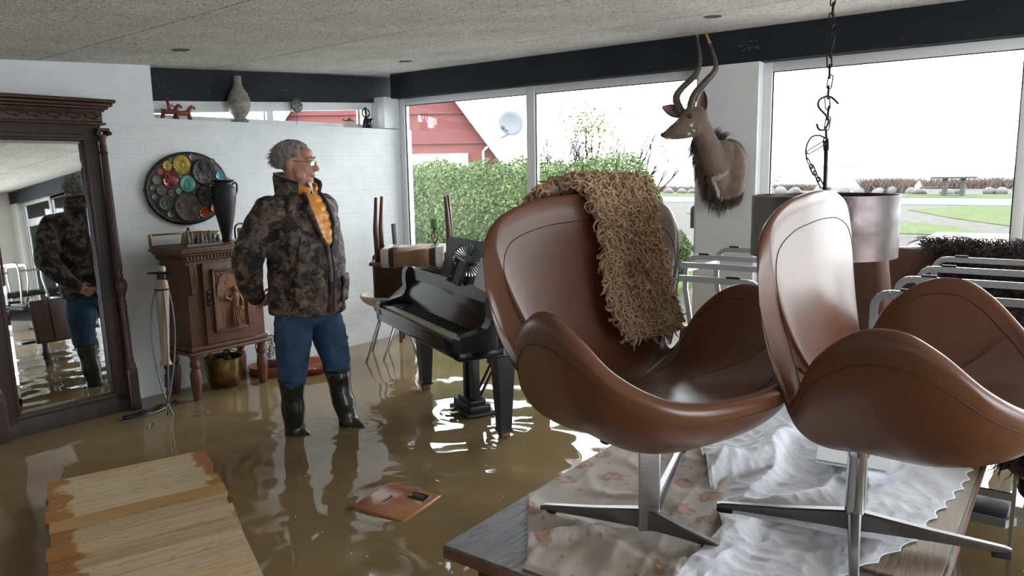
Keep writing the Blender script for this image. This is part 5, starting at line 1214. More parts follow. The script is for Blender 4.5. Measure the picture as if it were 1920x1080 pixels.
# outward = away from the shell: left of travel direction (outside -> top -> inside)
def outward(u):
    p0 = skin_pt(max(0, u-.02), 0)[0]; p1 = skin_pt(min(1, u+.02), 0)[0]; d = (p1-p0).normalized(); return Vector((0, -d.z, d.y)), d
P = []
for i in range(50):
    u = i/49*.93; P.append([skin_pt(u, -1+2*j/19)[0]+outward(u)[0]*(.008+.004*noise.noise(Vector((u*8, j*.4, 2)))) for j in range(20)])
a = MB(); a.ring(P, cap=False, close=False); o = a.obj('hide_base', M['under_hide'], sk, smooth=True); s_ = o.modifiers.new('s', 'SOLIDIFY'); s_.thickness = .006; s_.offset = 0
def locks(mb, sampler, n, L_, r0, curl, fall, segs=6, seed=1, clump=.0):
    R_ = random.Random(seed)
    for _ in range(n):
        p, nr, dn = sampler(R_); ln = L_*R_.uniform(.6, 1.15)
        d = (nr*1.0+dn*R_.uniform(.1, .7)+Vector((R_.gauss(0, .35), R_.gauss(0, .35), R_.gauss(0, .35)))).normalized()
        e1 = d.orthogonal().normalized(); e2 = d.cross(e1); ph = R_.random()*6.3; hand = R_.choice((-1, 1)); tw = R_.uniform(4, 8)
        pts = []
        for k in range(segs+1):
            t_ = k/segs; c = curl*t_**.6
            pts.append(p+d*ln*t_+(e1*math.cos(ph+hand*tw*t_)+e2*math.sin(ph+hand*tw*t_))*c+Vector((0, 0, -fall))*t_*t_*ln)
        mb.tube(pts, [r0*(1-.75*(k/segs)**1.6) for k in range(segs+1)], 4, cap=False)
def samp(R_):
    u = .04+.96*R_.random(); v = R_.uniform(-1.03, 1.03)
    if u < .34 and R_.random() < .3: u = R_.uniform(.34, 1)
    p = skin_pt(u, v)[0]; n_, d = outward(u); return p+n_*.008, n_+Vector((v*.5, 0, 0)), d
a = MB(); locks(a, samp, 5200, .046, .0062, .013, .22, 7, 5)
tag(a.obj('wool', M['fur_tan'], sk, smooth=True), kind='stuff')
# ================================================================== upturned leather sling chairs on the rear table
def sling_chair(lb, x, y, rz):
    t = thing('leather_steel_chair', lb, 'chair', (x, y, TZ+.004), rz, 'flat steel chairs stacked upside down on the rear table')
    a = MB(); a.box((0, 0, .035), (.36, .50, .065), bev=.02); a.obj('seat', M['leather_d'], t, smooth=True)
    a = MB(); a.box((0, .315, -.13), (.35, .055, .44), bev=.018, R=Matrix.Rotation(.13, 3, 'X')); bk = a.obj('backrest', M['leather_d'], t, smooth=True)
    a = MB(); a.box((0, .348, -.13), (.006, .006, .40), R=Matrix.Rotation(.13, 3, 'X')); a.obj('centre_seam', M['leather_seam'], bk)
    for s in (-1, 1):
        X_ = s*.21; loop = [(X_, .23, .07), (X_, .27, .30), (X_, .27, .40)]+[(X_, .27-.07+.07*math.cos(q), .40+.07*math.sin(q)) for q in np.linspace(0, PI/2, 6)]+[(X_, -.33, .47)]+[(X_, -.33+.05*math.cos(q), .42+.05*math.sin(q)) for q in np.linspace(PI/2, PI, 5)]+[(X_, -.38, .30), (X_, -.24, .03), (X_, .23, .02)]
        a = MB(); rr = []
        pts = [Vector(p) for p in loop]
        for i, p in enumerate(pts):
            d = (pts[min(i+1, len(pts)-1)]-pts[max(0, i-1)]).normalized(); n_ = Vector((0, -d.z, d.y)); rr.append([p+n_*.013+Vector((.006, 0, 0)), p+n_*.013-Vector((.006, 0, 0)), p-n_*.013-Vector((.006, 0, 0)), p-n_*.013+Vector((.006, 0, 0))])
        a.ring(rr); fr = a.obj('steel_frame', M['satin_steel'], t, smooth=30)
        a = MB(); a.box((X_, .17, .4865), (.018, .055, .009), bev=.002); a.box((X_, -.27, .4865), (.018, .055, .009), bev=.002); a.obj('glide', M['rubber'], fr)
    a = MB(); a.box((0, .262, .40), (.42, .006, .022)); a.obj('cross_bar', M['satin_steel'], t)
    return t
sling_chair('upturned leather steel chair nearest the camera on the left half of the rear table', 3.12, 1.36, 0)
sling_chair('upturned leather steel chair farther back on the left in front of the white pier', 3.88, 1.36, 0)
sling_chair('upturned leather steel chair nearest the camera on the right, runners crossing the dark hide', 3.12, .19, PI)
sling_chair('upturned leather steel chair at the back right under the large window', 3.92, .17, PI)
# leather armchair with the dark shaggy hide
t = thing('leather_armchair', 'tan leather armchair back rising behind the drum shade beside the dark hide', 'armchair', (4.52, .36, 0), 0)
a = MB(); a.box((0, 0, .90), (.16, .92, .62), bev=.05); a.obj('backrest', M['suede'], t, smooth=True)
a = MB(); a.box((-.02, 0, .52), (.55, .92, .18), bev=.05); a.obj('seat_cushion', M['suede'], t, smooth=True)
for s in (-1, 1): a = MB(); a.box((-.10, s*.42, .66), (.42, .10, .32), bev=.04); a.obj('armrest', M['suede'], t, smooth=True)
for s in (-1, 1):
    for q in (-1, 1): MB().cyl((q*.2, s*.38, 0), (q*.2, s*.38, .45), .022).obj('leg', M['oak_dark'], t)
t = thing('leather_cushion', 'worn tan leather cushion standing upright between the two swivel chairs', 'cushion', (3.80, .86, TZ+.075), math.radians(75))
a = MB(); a.box((0, 0, .22), (.40, .09, .44), bev=.035, R=Matrix.Rotation(.15, 3, 'Y')); a.obj('padded_block', M['suede'], t, smooth=True)
# dark shaggy hide: over the armchair back, flowing towards the camera over the upturned seats
hp = [(4.62, .95), (4.60, 1.12), (4.55, 1.225), (4.47, 1.215), (4.41, 1.10), (4.30, .98), (4.05, .885), (3.75, .855), (3.45, .85), (3.15, .845), (2.90, .84), (2.74, .80)]
HP = catmull([(x, 0, z) for x, z in hp], 6)
def hide_pt(u, v):
    k = u*(len(HP)-1); i = int(min(k, len(HP)-2)); p = HP[i].lerp(HP[i+1], k-i)
    yc = .26-.16*u; wd = .42-.02*u; return p+Vector((0, yc+v*wd*(1+.06*math.sin(u*13)), .012*noise.noise(Vector((u*7, v*3, 0)))))
def hide_n(u):
    d = (hide_pt(min(1, u+.02), 0)-hide_pt(max(0, u-.02), 0)).normalized(); return Vector((d.z, 0, -d.x)) if (Vector((d.z, 0, -d.x)).z > 0 or u < .1) else Vector((-d.z, 0, d.x)), d
dh = thing('shaggy_hide', 'long haired dark brown hide draped from the armchair back over the rear table', 'hide', (0, 0, 0))
P = [[hide_pt(i/59, -1+2*j/15) for j in range(16)] for i in range(60)]
a = MB(); a.ring(P, cap=False, close=False); o = a.obj('hide_base', M['hide_k'], dh, smooth=True); s_ = o.modifiers.new('s', 'SOLIDIFY'); s_.thickness = .012; s_.offset = 0
def samp2(R_):
    u = R_.random(); v = R_.uniform(-1.02, 1.02); n_, d = hide_n(u)
    if n_.z < 0 and u > .12: n_ = -n_
    if u <= .12: n_ = Vector((.6, 0, .7))
    return hide_pt(u, v), n_*.75+Vector((0, v*.5, 0)), (d if u > .25 else Vector((-.2, R_.gauss(0, .8), .3)))
a = MB(); locks(a, samp2, 9000, .11, .0020, .018, .55, 6, 9)
tag(a.obj('long_hair', M['fur_dark'], dh, smooth=True), kind='stuff')
dh2 = thing('fur_tuft_heap', 'black woolly end of a hide hanging at the right edge beyond the right swivel chair', 'hide', (0, 0, 0))
a = MB(); a.ball((2.72, -.03, .77), (.17, .20, .10), 14); a.obj('hide_base', M['hide_k'], dh2, smooth=True)
def samp3(R_):
    d = Vector((R_.gauss(0, 1), R_.gauss(0, 1), abs(R_.gauss(0, 1)))).normalized(); return Vector((2.72+.17*d.x, -.03+.20*d.y,   .77+.10*d.z)), d, Vector((-.3, 0, -.3))
a = MB(); locks(a, samp3, 3000, .06, .003, .012, .5, 6, 12); tag(a.obj('wool', M['fur_dark'], dh2, smooth=True), kind='stuff')
# ================================================================== steel chair lying in the water right of the table
t = thing('steel_chair_frame', 'flat steel chair frame with black sling standing in the water right of the table', 'chair', (3.15, .02, 0))
def flat(a, pts, w_=.013, th_=.006, side=Vector((0, 1, 0))):
    pts = [Vector(p) for p in pts]; rr = []
    for i, p in enumerate(pts):
        d = (pts[min(i+1, len(pts)-1)]-pts[max(0, i-1)]).normalized(); n_ = d.cross(side).normalized(); rr.append([p+n_*w_+side*th_, p+n_*w_-side*th_, p-n_*w_-side*th_, p-n_*w_+side*th_])
    a.ring(rr)
a = MB(); flat(a, [(-.20, .09, .66), (-.20, .09, .14)]+[(-.20+.06-.06*math.cos(q), .09, .14-.06*math.sin(q)) for q in np.linspace(0, PI/2, 5)]+[(.35, .09, .08)], side=Vector((0, 1, 0))); a.obj('side_frame', M['satin_steel'], t, smooth=30)
a = MB(); flat(a, [(-.14, .09, .50), (-.14, .24, .50), (-.14, .34, .50)], side=Vector((1, 0, 0))); a.obj('cross_bar', M['satin_steel'], t)
a = MB(); flat(a, [(.10, .30, .30), (.10, .12, .30)]+[(.10+.05*math.sin(q), .12-.05+.05*math.cos(q), .30) for q in np.linspace(0, PI/2, 5)]+[(.30, .07, .30)], side=Vector((0, 0, 1)), w_=.006, th_=.016); a.obj('seat_rim', M['satin_steel'], t)
a = MB(); a.box((.22, .21, .295), (.22, .20, .03), bev=.012); a.obj('black_seat', M['leather_k'], t, smooth=True)
t = thing('dark_leather_chair', 'very dark brown leather chair at the lower right edge beyond the table', 'chair', (2.90, -.10, 0))
a = MB(); a.box((0, .05, .64), (.34, .30, .10), bev=.045); a.obj('seat', M['leather_k'], t, smooth=True)
a = MB(); a.box((.02, -.16, .55), (.34, .05, .75), bev=.02); a.obj('backrest', M['leather_k'], t, smooth=True)
for sx_ in (-1, 1):
    for s in (-1, 1): MB().cyl((sx_*.14, -.02+s*.13, 0), (sx_*.13, -.0+s*.12, .61), .013).obj('leg', M['satin_steel'], t)
# ================================================================== hanging drum lamp
def rust_mat():
    m = mat('rusted_sheet_steel', (.060, .032, .023), .40, .75, col2=(.13, .105, .105), scale=3.2, detail=7, bump=.12, bscale=20); 
    n, L, b = nodes(m); z = n.new('ShaderNodeTexNoise'); z.inputs['Scale'].default_value = 2.2; z.inputs['Detail'].default_value = 6; r = ramp(n, [(.35, (.28, .28, .28)), (.65, (.55, .55, .55))]); L.new(z.outputs['Fac'], r.inputs['Fac']); L.new(r.outputs['Color'], b.inputs['Roughness']); return m
M['rust'] = rust_mat()
lp = thing('drum_pendant_lamp', 'large rusty steel drum pendant lamp on a rod above the rear table', 'lamp', (2.735, .712, 0))
a = MB(); R0 = .237
a.ring([[(r*math.cos(q), r*math.sin(q), z) for q in np.linspace(0, 2*PI, 72, endpoint=False)] for r, z in ((R0, 1.340), (R0, 1.547), (R0-.004, 1.547), (R0-.004, 1.340), (R0, 1.340))], cap=False); a.obj('drum_shade', M['rust'], lp, smooth=35)
a = MB(); a.tube([(0, 0, 1.44), (.003, 0, 1.61), (.006, .004, 1.73)], .007, 10); a.obj('rod', M['iron'], lp, smooth=True)
a = MB()
for k in range(3): q = 2*PI*k/3+.4; a.cyl((0, 0, 1.53), (.233*math.cos(q), .233*math.sin(q), 1.53), .003, n=8)
a.cyl((0, 0, 1.52), (0, 0, 1.54), .024); a.obj('spider', M['iron'], lp)
a = MB(); a.lathe([(.001, 1.42), (.018, 1.42), (.018, 1.46), (.001, 1.46)]); a.ball((0, 0, 1.395), .03, 12); a.obj('bulb_holder', M['upvc'], lp, smooth=True)
a = MB(); a.cyl((.010, -.010, 1.53), (.010, -.010, 1.572), .010); a.obj('cable_connector', M['bone'], lp)
a = MB(); q = math.radians(-50); a.box((R0*math.cos(q), R0*math.sin(q), 1.532), (.024, .024, .008), rz=q); a.obj('shade_bolt', M['rubber'], lp)
chn = thing('hanging_chain', 'long dark iron chain with hooks hanging from the ceiling above the drum lamp', 'chain', (2.735, .712, 0))
def link(a, p0, p1, rr, roll=0):
    p0, p1 = Vector(p0), Vector(p1); d = (p1-p0); L_ = d.length; d.normalize(); e = d.orthogonal().normalized(); e.rotate(Matrix.Rotation(roll, 3, d)); w_ = rr*3.0
    pts = []
    for k in range(16):
        q = 2*PI*k/16; pts.append(p0+d*(L_/2+(L_/2-w_)*(1 if math.cos(q) > 0 else -1)+w_*math.cos(q))+e*w_*math.sin(q))
    a.tube(pts, rr, 6, closed=True)
top_z = ceil_z(2.85); zc = top_z; i = 0; x_, y_ = .12, .03
while zc > 1.735:
    L_ = .045; k = (zc-1.72)/(top_z-1.72); pa = (.012+x_*k+.004*math.sin(i*2), .005+y_*k+.004*math.cos(i*1.7), zc); zc -= L_*.78; k = (zc-.01-1.72)/(top_z-1.72)
    pb = (.012+x_*k+.004*math.sin(i*2+2), .005+y_*k, zc-.012); a = MB(); link(a, pa, pb, .0026, i*PI/2+.3); a.obj('link', M['iron'], chn, smooth=True); i += 1
a = MB(); a.tube(catmull([(.032, -.024, 1.851), (.016, .0, 1.875), (-.012, .024, 1.867), (-.016, .028, 1.843), (.0, .008, 1.815), (.010, .0, 1.795), (.0, .008, 1.767), (-.012, .024, 1.767), (-.016, .032, 1.787)], 6), .004, 8); a.obj('s_hook', M['iron'], chn, smooth=True)
a = MB(); a.tube(catmull([(.0, 0, 1.735), (-.016, .024, 1.747), (-.032, .044, 1.739), (-.04, .056, 1.704), (-.04, .052, 1.664)], 6), .0032, 8); a.obj('bent_wire', M['iron'], chn, smooth=True)
for k in range(4):
    a = MB(); z = 1.672-k*.022; link(a, (-.04+.010*k, .052-.010*k, z), (-.037+.010*(k+1), .048-.010*(k+1), z-.036), .0024, k*PI/2); a.obj('loose_link', M['iron'], chn, smooth=True)
a = MB(); link(a, (-.04, .052, 1.688), (-.004, .004, 1.724), .0023, .4); a.obj('loose_link', M['iron'], chn, smooth=True)
# ================================================================== antelope trophy on the pier
tr = thing('antelope_trophy', 'mounted antelope head with long spiral horns on the white pier', 'hunting trophy', (0, 0, 0))
V = Vector
def cap(a, p, q, r0, r1, n=14):
    p, q = V(p), V(q); a.tube([p, q], [r0, r1], n); a.ball(p, r0, n); a.ball(q, r1, n)
def chain_(a, pts, rs_, n=14, sub=4):
    P_ = catmull(pts, sub); R_ = []
    for i in range(len(rs_)-1):
        for k in range(sub): R_.append(rs_[i]+(rs_[i+1]-rs_[i])*k/sub)
    R_.append(rs_[-1]); a.tube(P_, R_, n); a.ball(P_[0], R_[0]*.98, n); a.ball(P_[-1], R_[-1]*.98, n)
RA3 = V((.602, -.799, 0)); CA3 = V((-.799, -.602, 0))
a = MB()
RW = Matrix.Rotation(0, 3, 'Z')
a.ball((4.985, 1.915, 1.635), (.055, .135, .205), 20)
a.ball((4.955, 1.90, 1.63), (.085, .118, .185), 20); a.ball((4.92, 1.945, 1.72), (.09, .10, .11), 18); a.ball((4.95, 1.90, 1.53), (.085, .105, .10), 18)
a.ball((4.90, 1.955, 1.57), (.09, .09, .12), 18); a.ball((4.925, 1.94, 1.485), (.07, .085, .07), 16)
chain_(a, [(4.91, 1.965, 1.64), (4.868, 1.99, 1.72), (4.815, 2.02, 1.83), (4.772, 2.05, 1.945), (4.752, 2.068, 1.99)], [.108, .094, .076, .062, .056], 18)
# skull, muzzle, jaw
chain_(a, [(4.752, 2.055, 1.975), (4.715, 2.10, 1.940), (4.675, 2.155, 1.898), (4.65, 2.196, 1.872), (4.640, 2.216, 1.866)], [.074, .066, .048, .037, .028], 18)
chain_(a, [(4.745, 2.060, 1.905), (4.70, 2.115, 1.878), (4.658, 2.18, 1.858)], [.056, .042, .024], 14)
a.ball((4.735, 2.085, 2.015), (.048, .048, .030), 12)
for dy in (-1, 1): a.ball(V((4.712, 2.098, 1.985))+V((-.72, -.70, 0))*(.030 if dy > 0 else -.034), (.022, .022, .016), 10)
bd = blob(a, 'head_and_shoulders', M['antelope'], tr, .0075, 8, (.006, .03))
def ear(p0, p1, wid, nrm, name='ear'):
    p0, p1 = V(p0), V(p1); d = (p1-p0); L_ = d.length; d.normalize(); nrm = (nrm-d*nrm.dot(d)).normalized(); sd = d.cross(nrm)
    a = MB(); b_ = MB(); R1 = []; R2 = []
    for i in range(11):
        t_ = i/10; w_ = wid*math.sin(PI*min(.985, .08+t_*.92))**.75+.002; c = p0+d*L_*t_
        row = [c+sd*w_*math.cos(q)-nrm*(w_*.55*math.sin(q)) for q in np.linspace(0, PI, 9)]; row2 = [p+nrm*.005-(p-c)*.12 for p in reversed(row)]
        R1.append(row+row2); R2.append([p+nrm*.007-(p-c)*.2 for p in row])
    a.ring(R1); e = a.obj(name, M['antelope'], tr, smooth=True)
    b_.ring(R2, cap=False, close=False); b_.obj('ear_inside', M['pink'], e, smooth=True)
ear((4.752, 2.130, 1.995), (4.705, 2.278, 2.052), .040, CA3)
ear((4.762, 2.022, 1.985), (4.775, 2.018, 2.140), .032, (CA3*.8-RA3*.6))
def horn(pts, r0, tipn):
    P_ = catmull(pts, 7); n = len(P_); a = MB()
    rr = [r0*(1-.80*(i/(n-1))**1.25)*(1+.045*math.sin(i*2.2)*(1-i/n)) for i in range(n)]
    k = n-tipn; a.tube(P_[:k+1], rr[:k+1], 14); h = a.obj('horn', M['horn'], tr, smooth=True)
    a = MB(); a.tube(P_[k:], rr[k:-1]+[.002], 14); a.obj('horn_tip', M['horn_tip'], h, smooth=True)
horn([(4.742, 2.135, 2.0), (4.735, 2.163, 2.03), (4.740, 2.193, 2.105), (4.760, 2.169, 2.163), (4.790, 2.098, 2.234), (4.800, 2.067, 2.289), (4.810, 2.062, 2.360), (4.830, 2.091, 2.473), (4.835, 2.098, 2.508)], .0285, 6)
horn([(4.745, 2.075, 2.0), (4.730, 2.085, 2.036), (4.730, 2.059, 2.118), (4.750, 1.993, 2.198), (4.780, 1.950, 2.260), (4.790, 1.948, 2.314), (4.800, 1.979, 2.397), (4.820, 2.037, 2.524)], .0300, 6)
EYES = {}
from mathutils.bvhtree import BVHTree
def bvh(o):
    me = o.data; return BVHTree.FromPolygons([v.co.copy() for v in me.vertices], [tuple(p.vertices) for p in me.polygons])
tb = bvh(bd)
EYES[1] = tb.find_nearest(V((4.65, 2.06, 1.985)))[0]; EYES[-1] = tb.find_nearest(V((4.76, 2.20, 1.985)))[0]
HF = V((-.55, .72, -.42)).normalized()
for s, p in ((1, (4.678, 2.082, 1.976)), (-1, (4.745, 2.145, 1.976))):
    p = EYES[s]; a = MB(); a.ball(p, (.016, .016, .015), 12); a.obj('glass_eye', M['eye'], tr, smooth=True)
a = MB(); a.ball((4.636, 2.232, 1.866), (.020, .020, .016), 12); a.obj('nose', M['black_satin'], tr, smooth=True)
a = MB(); a.tube(catmull([(4.632, 2.212, 1.848), (4.642, 2.185, 1.846), (4.660, 2.155, 1.862)], 5), [.010]*5+[.008]*5+[.005], 8); a.obj('white_lip', M['antelope_l'], tr, smooth=True)
from mathutils.bvhtree import BVHTree
def bvh(o):
    me = o.data; return BVHTree.FromPolygons([v.co.copy() for v in me.vertices], [tuple(p.vertices) for p in me.polygons])
tb = bvh(bd)
def dab(p, r, name='white_mark', m='antelope_l', sub=None):
    loc, nr, _, _ = tb.find_nearest(V(p)); a = MB(); R_ = V((0, 0, 1)).rotation_difference(nr).to_matrix(); a.ball(loc, (r[0], r[1], .003), 10, R_); return a.obj(name, M[m], tr, smooth=True)
dab((4.68, 2.059, 1.924), (.010, .014)); dab((4.675, 2.070, 1.864), (.011, .010)); dab((4.685, 2.038, 1.886), (.008, .008)); dab((4.650, 2.150, 1.950), (.008, .02))
def strand(a, pts, r0): a.tube(catmull(pts, 4), [r0*(1-.85*i/(4*(len(pts)-1))) for i in range(4*(len(pts)-1)+1)], 4, cap=False)
a = MB(); R_ = random.Random(4)
for i in range(1100):   # throat, chest and belly fringe: hairs rooted on the front of the neck and the lower chest
    t_ = R_.random()
    base = catmull([(4.79, 2.09, 1.83), (4.80, 2.095, 1.74), (4.82, 2.07, 1.64), (4.85, 2.02, 1.53), (4.90, 1.95, 1.455), (4.95, 1.88, 1.44), (4.99, 1.82, 1.47)], 5)
    p = base[min(int(t_*30), 29)].lerp(base[min(int(t_*30)+1, 30)], t_*30 % 1)+V((R_.gauss(0, .018), R_.gauss(0, .022), R_.gauss(0, .012)))
    loc = tb.find_nearest(p)[0]; L_ = R_.uniform(.05, .12)*(1 if t_ < .75 else .6)
    o1 = V((R_.gauss(-.1, .12), R_.gauss(.12, .12), 0))*L_
    strand(a, [loc, loc+o1*.7+V((0, 0, -L_*.4)), loc+o1+V((R_.gauss(0, .004), R_.gauss(0, .004), -L_))], .0022)
tag(a.obj('throat_fringe', M['antelope_f'], tr, smooth=True), kind='stuff')
a = MB()
for i in range(160):
    t_ = R_.random(); p = V((4.875, 1.985, 1.86)).lerp(V((4.935, 1.94, 1.81)), t_)+V((R_.gauss(0, .006), R_.gauss(0, .006), 0)); loc = tb.find_nearest(p)[0]
    L_ = R_.uniform(.025, .06); strand(a, [loc, loc+V((R_.gauss(.1, .3), R_.gauss(-.2, .3), .6))*L_, loc+V((R_.gauss(.2, .5), R_.gauss(-.4, .4), 1))*L_], .0018)
tag(a.obj('mane', M['antelope_f'], tr, smooth=True), kind='stuff')
a = MB()
for i in range(260):
    t_ = R_.random(); pts = [V((4.84, 2.012, 1.585)), V((4.86, 1.985, 1.53)), V((4.87, 1.96, 1.44))] if R_.random() < .5 else [V((4.84, 2.012, 1.585)), V((4.86, 1.955, 1.60)), V((4.88, 1.88, 1.635))]
    p = pts[0].lerp(pts[1], min(1, t_*2)) if t_ < .5 else pts[1].lerp(pts[2], t_*2-1)
    loc = tb.find_nearest(p+V((-.05, -.05, 0)))[0]+V((R_.gauss(0, .004), R_.gauss(0, .004), R_.gauss(0, .004))); strand(a, [loc, loc+V((-.006, -.004, -.012)), loc+V((-.004, -.002, -.03))], .0020)
tag(a.obj('white_chest_streak', M['antelope_l'], tr, smooth=True), kind='stuff')
# ================================================================== the man (local: x his right, y forward)
mn = thing('person', 'grey haired man with glasses in a camouflage jacket, blue jeans and dark rubber boots', 'person', (2.79, 3.626, 0), math.radians(-170))
HC = V((.008, -.006, 1.712)); HR = Matrix.Rotation(math.radians(24), 3, 'Z') @ Matrix.Rotation(math.radians(-3), 3, 'X')
def hp_(x, y, z): return HC+HR @ V((x, y, z))
a = MB()
a.ball(hp_(0, -.020, .026), (.079, .098, .084), 22, HR); a.ball(hp_(0, .03, -.028), (.066, .078, .082), 20, HR); a.ball(hp_(0, .048, -.082), (.047, .050, .042), 16, HR)
a.ball(hp_(0, .078, -.100), (.024, .022, .020), 12, HR); a.ball(hp_(0, .03, -.10), (.05, .055, .035), 14, HR)      # chin, double chin
a.ball(hp_(0, .055, .052), (.058, .042, .040), 16, HR)                                                              # forehead
for s in (-1, 1):
    a.ball(hp_(s*.043, .062, -.028), (.022, .024, .026), 12, HR); a.ball(hp_(s*.052, .035, -.065), (.024, .035, .032), 12, HR)
    cap(a, hp_(s*.013, .094, .024), hp_(s*.044, .079, .026), .010, .009, 10)                                          # brow
    # ear
    a.ball(hp_(s*.084, -.014, -.004), (.010, .024, .034), 12, HR); a.ball(hp_(s*.081, -.010, -.036), (.009, .013, .014), 10, HR)
cap(a, hp_(0, .093, .014), hp_(0, .122, -.026), .0095, .0135, 12); a.ball(hp_(0, .119, -.030), (.017, .014, .012), 12, HR)
for s in (-1, 1): a.ball(hp_(s*.013, .108, -.033), (.0085, .010, .008), 10, HR)
a.ball(hp_(0, .088, -.060), (.026, .016, .020), 12, HR)
cap(a, hp_(0, -.01, -.07), V((0, -.02, 1.53)), .064, .070, 16); cap(a, V((0, -.02, 1.56)), V((0, -.02, 1.48)), .070, .085, 16)
# torso under the clothes
for z, rx, ry, yo in ((1.42, .19, .115, -.01), (1.30, .19, .13, 0), (1.15, .18, .14, .02), (1.02, .18, .14, .02), (.92, .165, .125, 0)): a.ball((0, yo, z), (rx, ry, .10), 16)
RSh, REl, RWr = V((.235, -.03, 1.44)), V((.322, -.12, 1.175)), V((.165, -.235, .945))
LSh, LEl, LWr = V((-.225, -.03, 1.44)), V((-.305, -.20, 1.185)), V((-.085, -.265, .945))
for S_, E_, W_ in ((RSh, REl, RWr), (LSh, LEl, LWr)):
    cap(a, V((S_.x*.5, -.02, 1.46)), S_, .06, .055); cap(a, S_, E_, .052, .042); cap(a, E_, W_, .041, .027)
RH, LH, RK, LK = V((.095, 0, .90)), V((-.095, 0, .90)), V((.125, -.02, .52)), V((-.150, .070, .52))
RF, LF = V((.105, -.045, .10)), V((-.165, .140, .10))
for H_, K_, F_ in ((RH, RK, RF), (LH, LK, LF)):
    cap(a, H_, K_, .085, .055); cap(a, K_, F_, .052, .038)
    fd = V((F_.x*.15, 1, 0)).normalized(); cap(a, F_+V((0, -.03, -.05)), F_+fd*.15+V((0, 0, -.065)), .035, .03)
# hands held behind the back: palm, four bent fingers, thumb
def hand(W_, d, up, side):
    d, up = V(d).normalized(), V(up).normalized(); sd = d.cross(up).normalized()
    cap(a, W_, W_+d*.045, .026, .029, 12); cap(a, W_+d*.03+sd*.018, W_+d*.085+sd*.020, .018, .015, 10); cap(a, W_+d*.03-sd*.018, W_+d*.085-sd*.022, .018, .015, 10)
    for k, (off, l1) in enumerate(((.032, .036), (.011, .042), (-.011, .039), (-.031, .030))):
        b0_ = W_+d*.088+sd*off; b1_ = b0_+(d*.75+up*.4)*l1; b2_ = b1_+(d*.2+up*.9)*l1*.75; b3_ = b2_+(-d*.5+up*.6)*l1*.55
        cap(a, b0_, b1_, .0095, .009, 8); cap(a, b1_, b2_, .009, .0082, 8); cap(a, b2_, b3_, .0082, .0072, 8)
    t0 = W_+d*.025+sd*side*.026; t1 = t0+(sd*side*.75+d*.6)*.034; t2 = t1+(d*.8+up*.45)*.030; cap(a, t0, t1, .0125, .0105, 8); cap(a, t1, t2, .0105, .009, 8)
hand(RWr, (-.75, -.20, -.45), (0, -1, .25), 1); hand(LWr+V((0, -.045, 0)), (.75, -.05, -.45), (0, -1, .25), -1)
body = blob(a, 'body', M['skin'], mn, .0052, 3)
# features
for s in (-1, 1):
    a = MB(); a.ball(hp_(s*.031, .0835, .004), (.0115, .0095, .008), 12, HR); e = a.obj('eye', M['bone'], mn, smooth=True)
    a = MB(); a.ball(hp_(s*.031, .0915, .004), (.0052, .003, .0052), 10, HR); a.obj('iris', M['eye'], e, smooth=True)
    a = MB(); a.tube(catmull([hp_(s*.014, .1035, .034), hp_(s*.030, .099, .040), hp_(s*.048, .084, .033)], 4), [.004]*4+[.0045]*4+[.003], 6); a.obj('eyebrow', M['hair'], mn, smooth=True)
M['lips'] = mat('lips', (.36, .13, .11), .5)
a = MB(); a.tube(catmull([hp_(-.024, .092, -.066), hp_(-.010, .103, -.063), hp_(0, .1045, -.0645), hp_(.010, .103, -.063), hp_(.024, .092, -.066)], 4), .0038, 8); a.tube(catmull([hp_(-.020, .092, -.070), hp_(0, .103, -.0725), hp_(.020, .092, -.070)], 5), .0045, 8); a.obj('mouth', M['lips'], mn, smooth=True)
# hair: wavy grey, receding over the forehead, full at the back
a = MB(); R_ = random.Random(8)
cnt = 0
while cnt < 900:
    d = V((R_.gauss(0, 1), R_.gauss(0, 1), R_.gauss(0, 1))).normalized()
    lim = .62-.25*d.y if d.z > .35 else None
    front = d.y > .46 and d.z < .70 or d.y > .72
    low = d.z < -.52 or (d.z < .18 and d.y > .10) or (d.z < .0 and d.y > -.22 and abs(d.x) > .5)
    if front or low: continue
    cnt += 1
    thick = .006+.012*max(0, -d.y)+.006*max(0, d.z)
    p = hp_(d.x*(.080+thick), -.020+d.y*(.098+thick), .026+d.z*(.086+thick)); a.ball(p, (R_.uniform(.007, .012), R_.uniform(.007, .012), R_.uniform(.008, .014)), 6, HR)
a.ball(hp_(0, -.035, .034), (.0815, .090, .082), 16, HR)
hair = blob(a, 'hair', M['hair'], mn, .0045, 1)
a = MB()
for i in range(700):
    d = V((R_.gauss(0, 1), R_.gauss(-.5, .8), R_.gauss(.1, .8))).normalized()
    if (d.y > .44 and d.z < .7) or d.y > .70 or d.z < -.45 or (d.z < .18 and d.y > .10) or (d.z < 0 and d.y > -.22 and abs(d.x) > .5): continue
    p = hp_(d.x*.086, -.020+d.y*.110, .026+d.z*.095); n_ = HR @ d; c = (HR @ V((0, -1, -.4))); L_ = R_.uniform(.015, .034)
    strand(a, [p, p+n_*L_*.35+c*L_*.5, p+n_*L_*R_.uniform(.2, .75)+c*L_*.9+V((0, 0, R_.gauss(0, .006)))], .0022)
tag(a.obj('curl_strands', M['hair'], hair, smooth=True), kind='stuff')
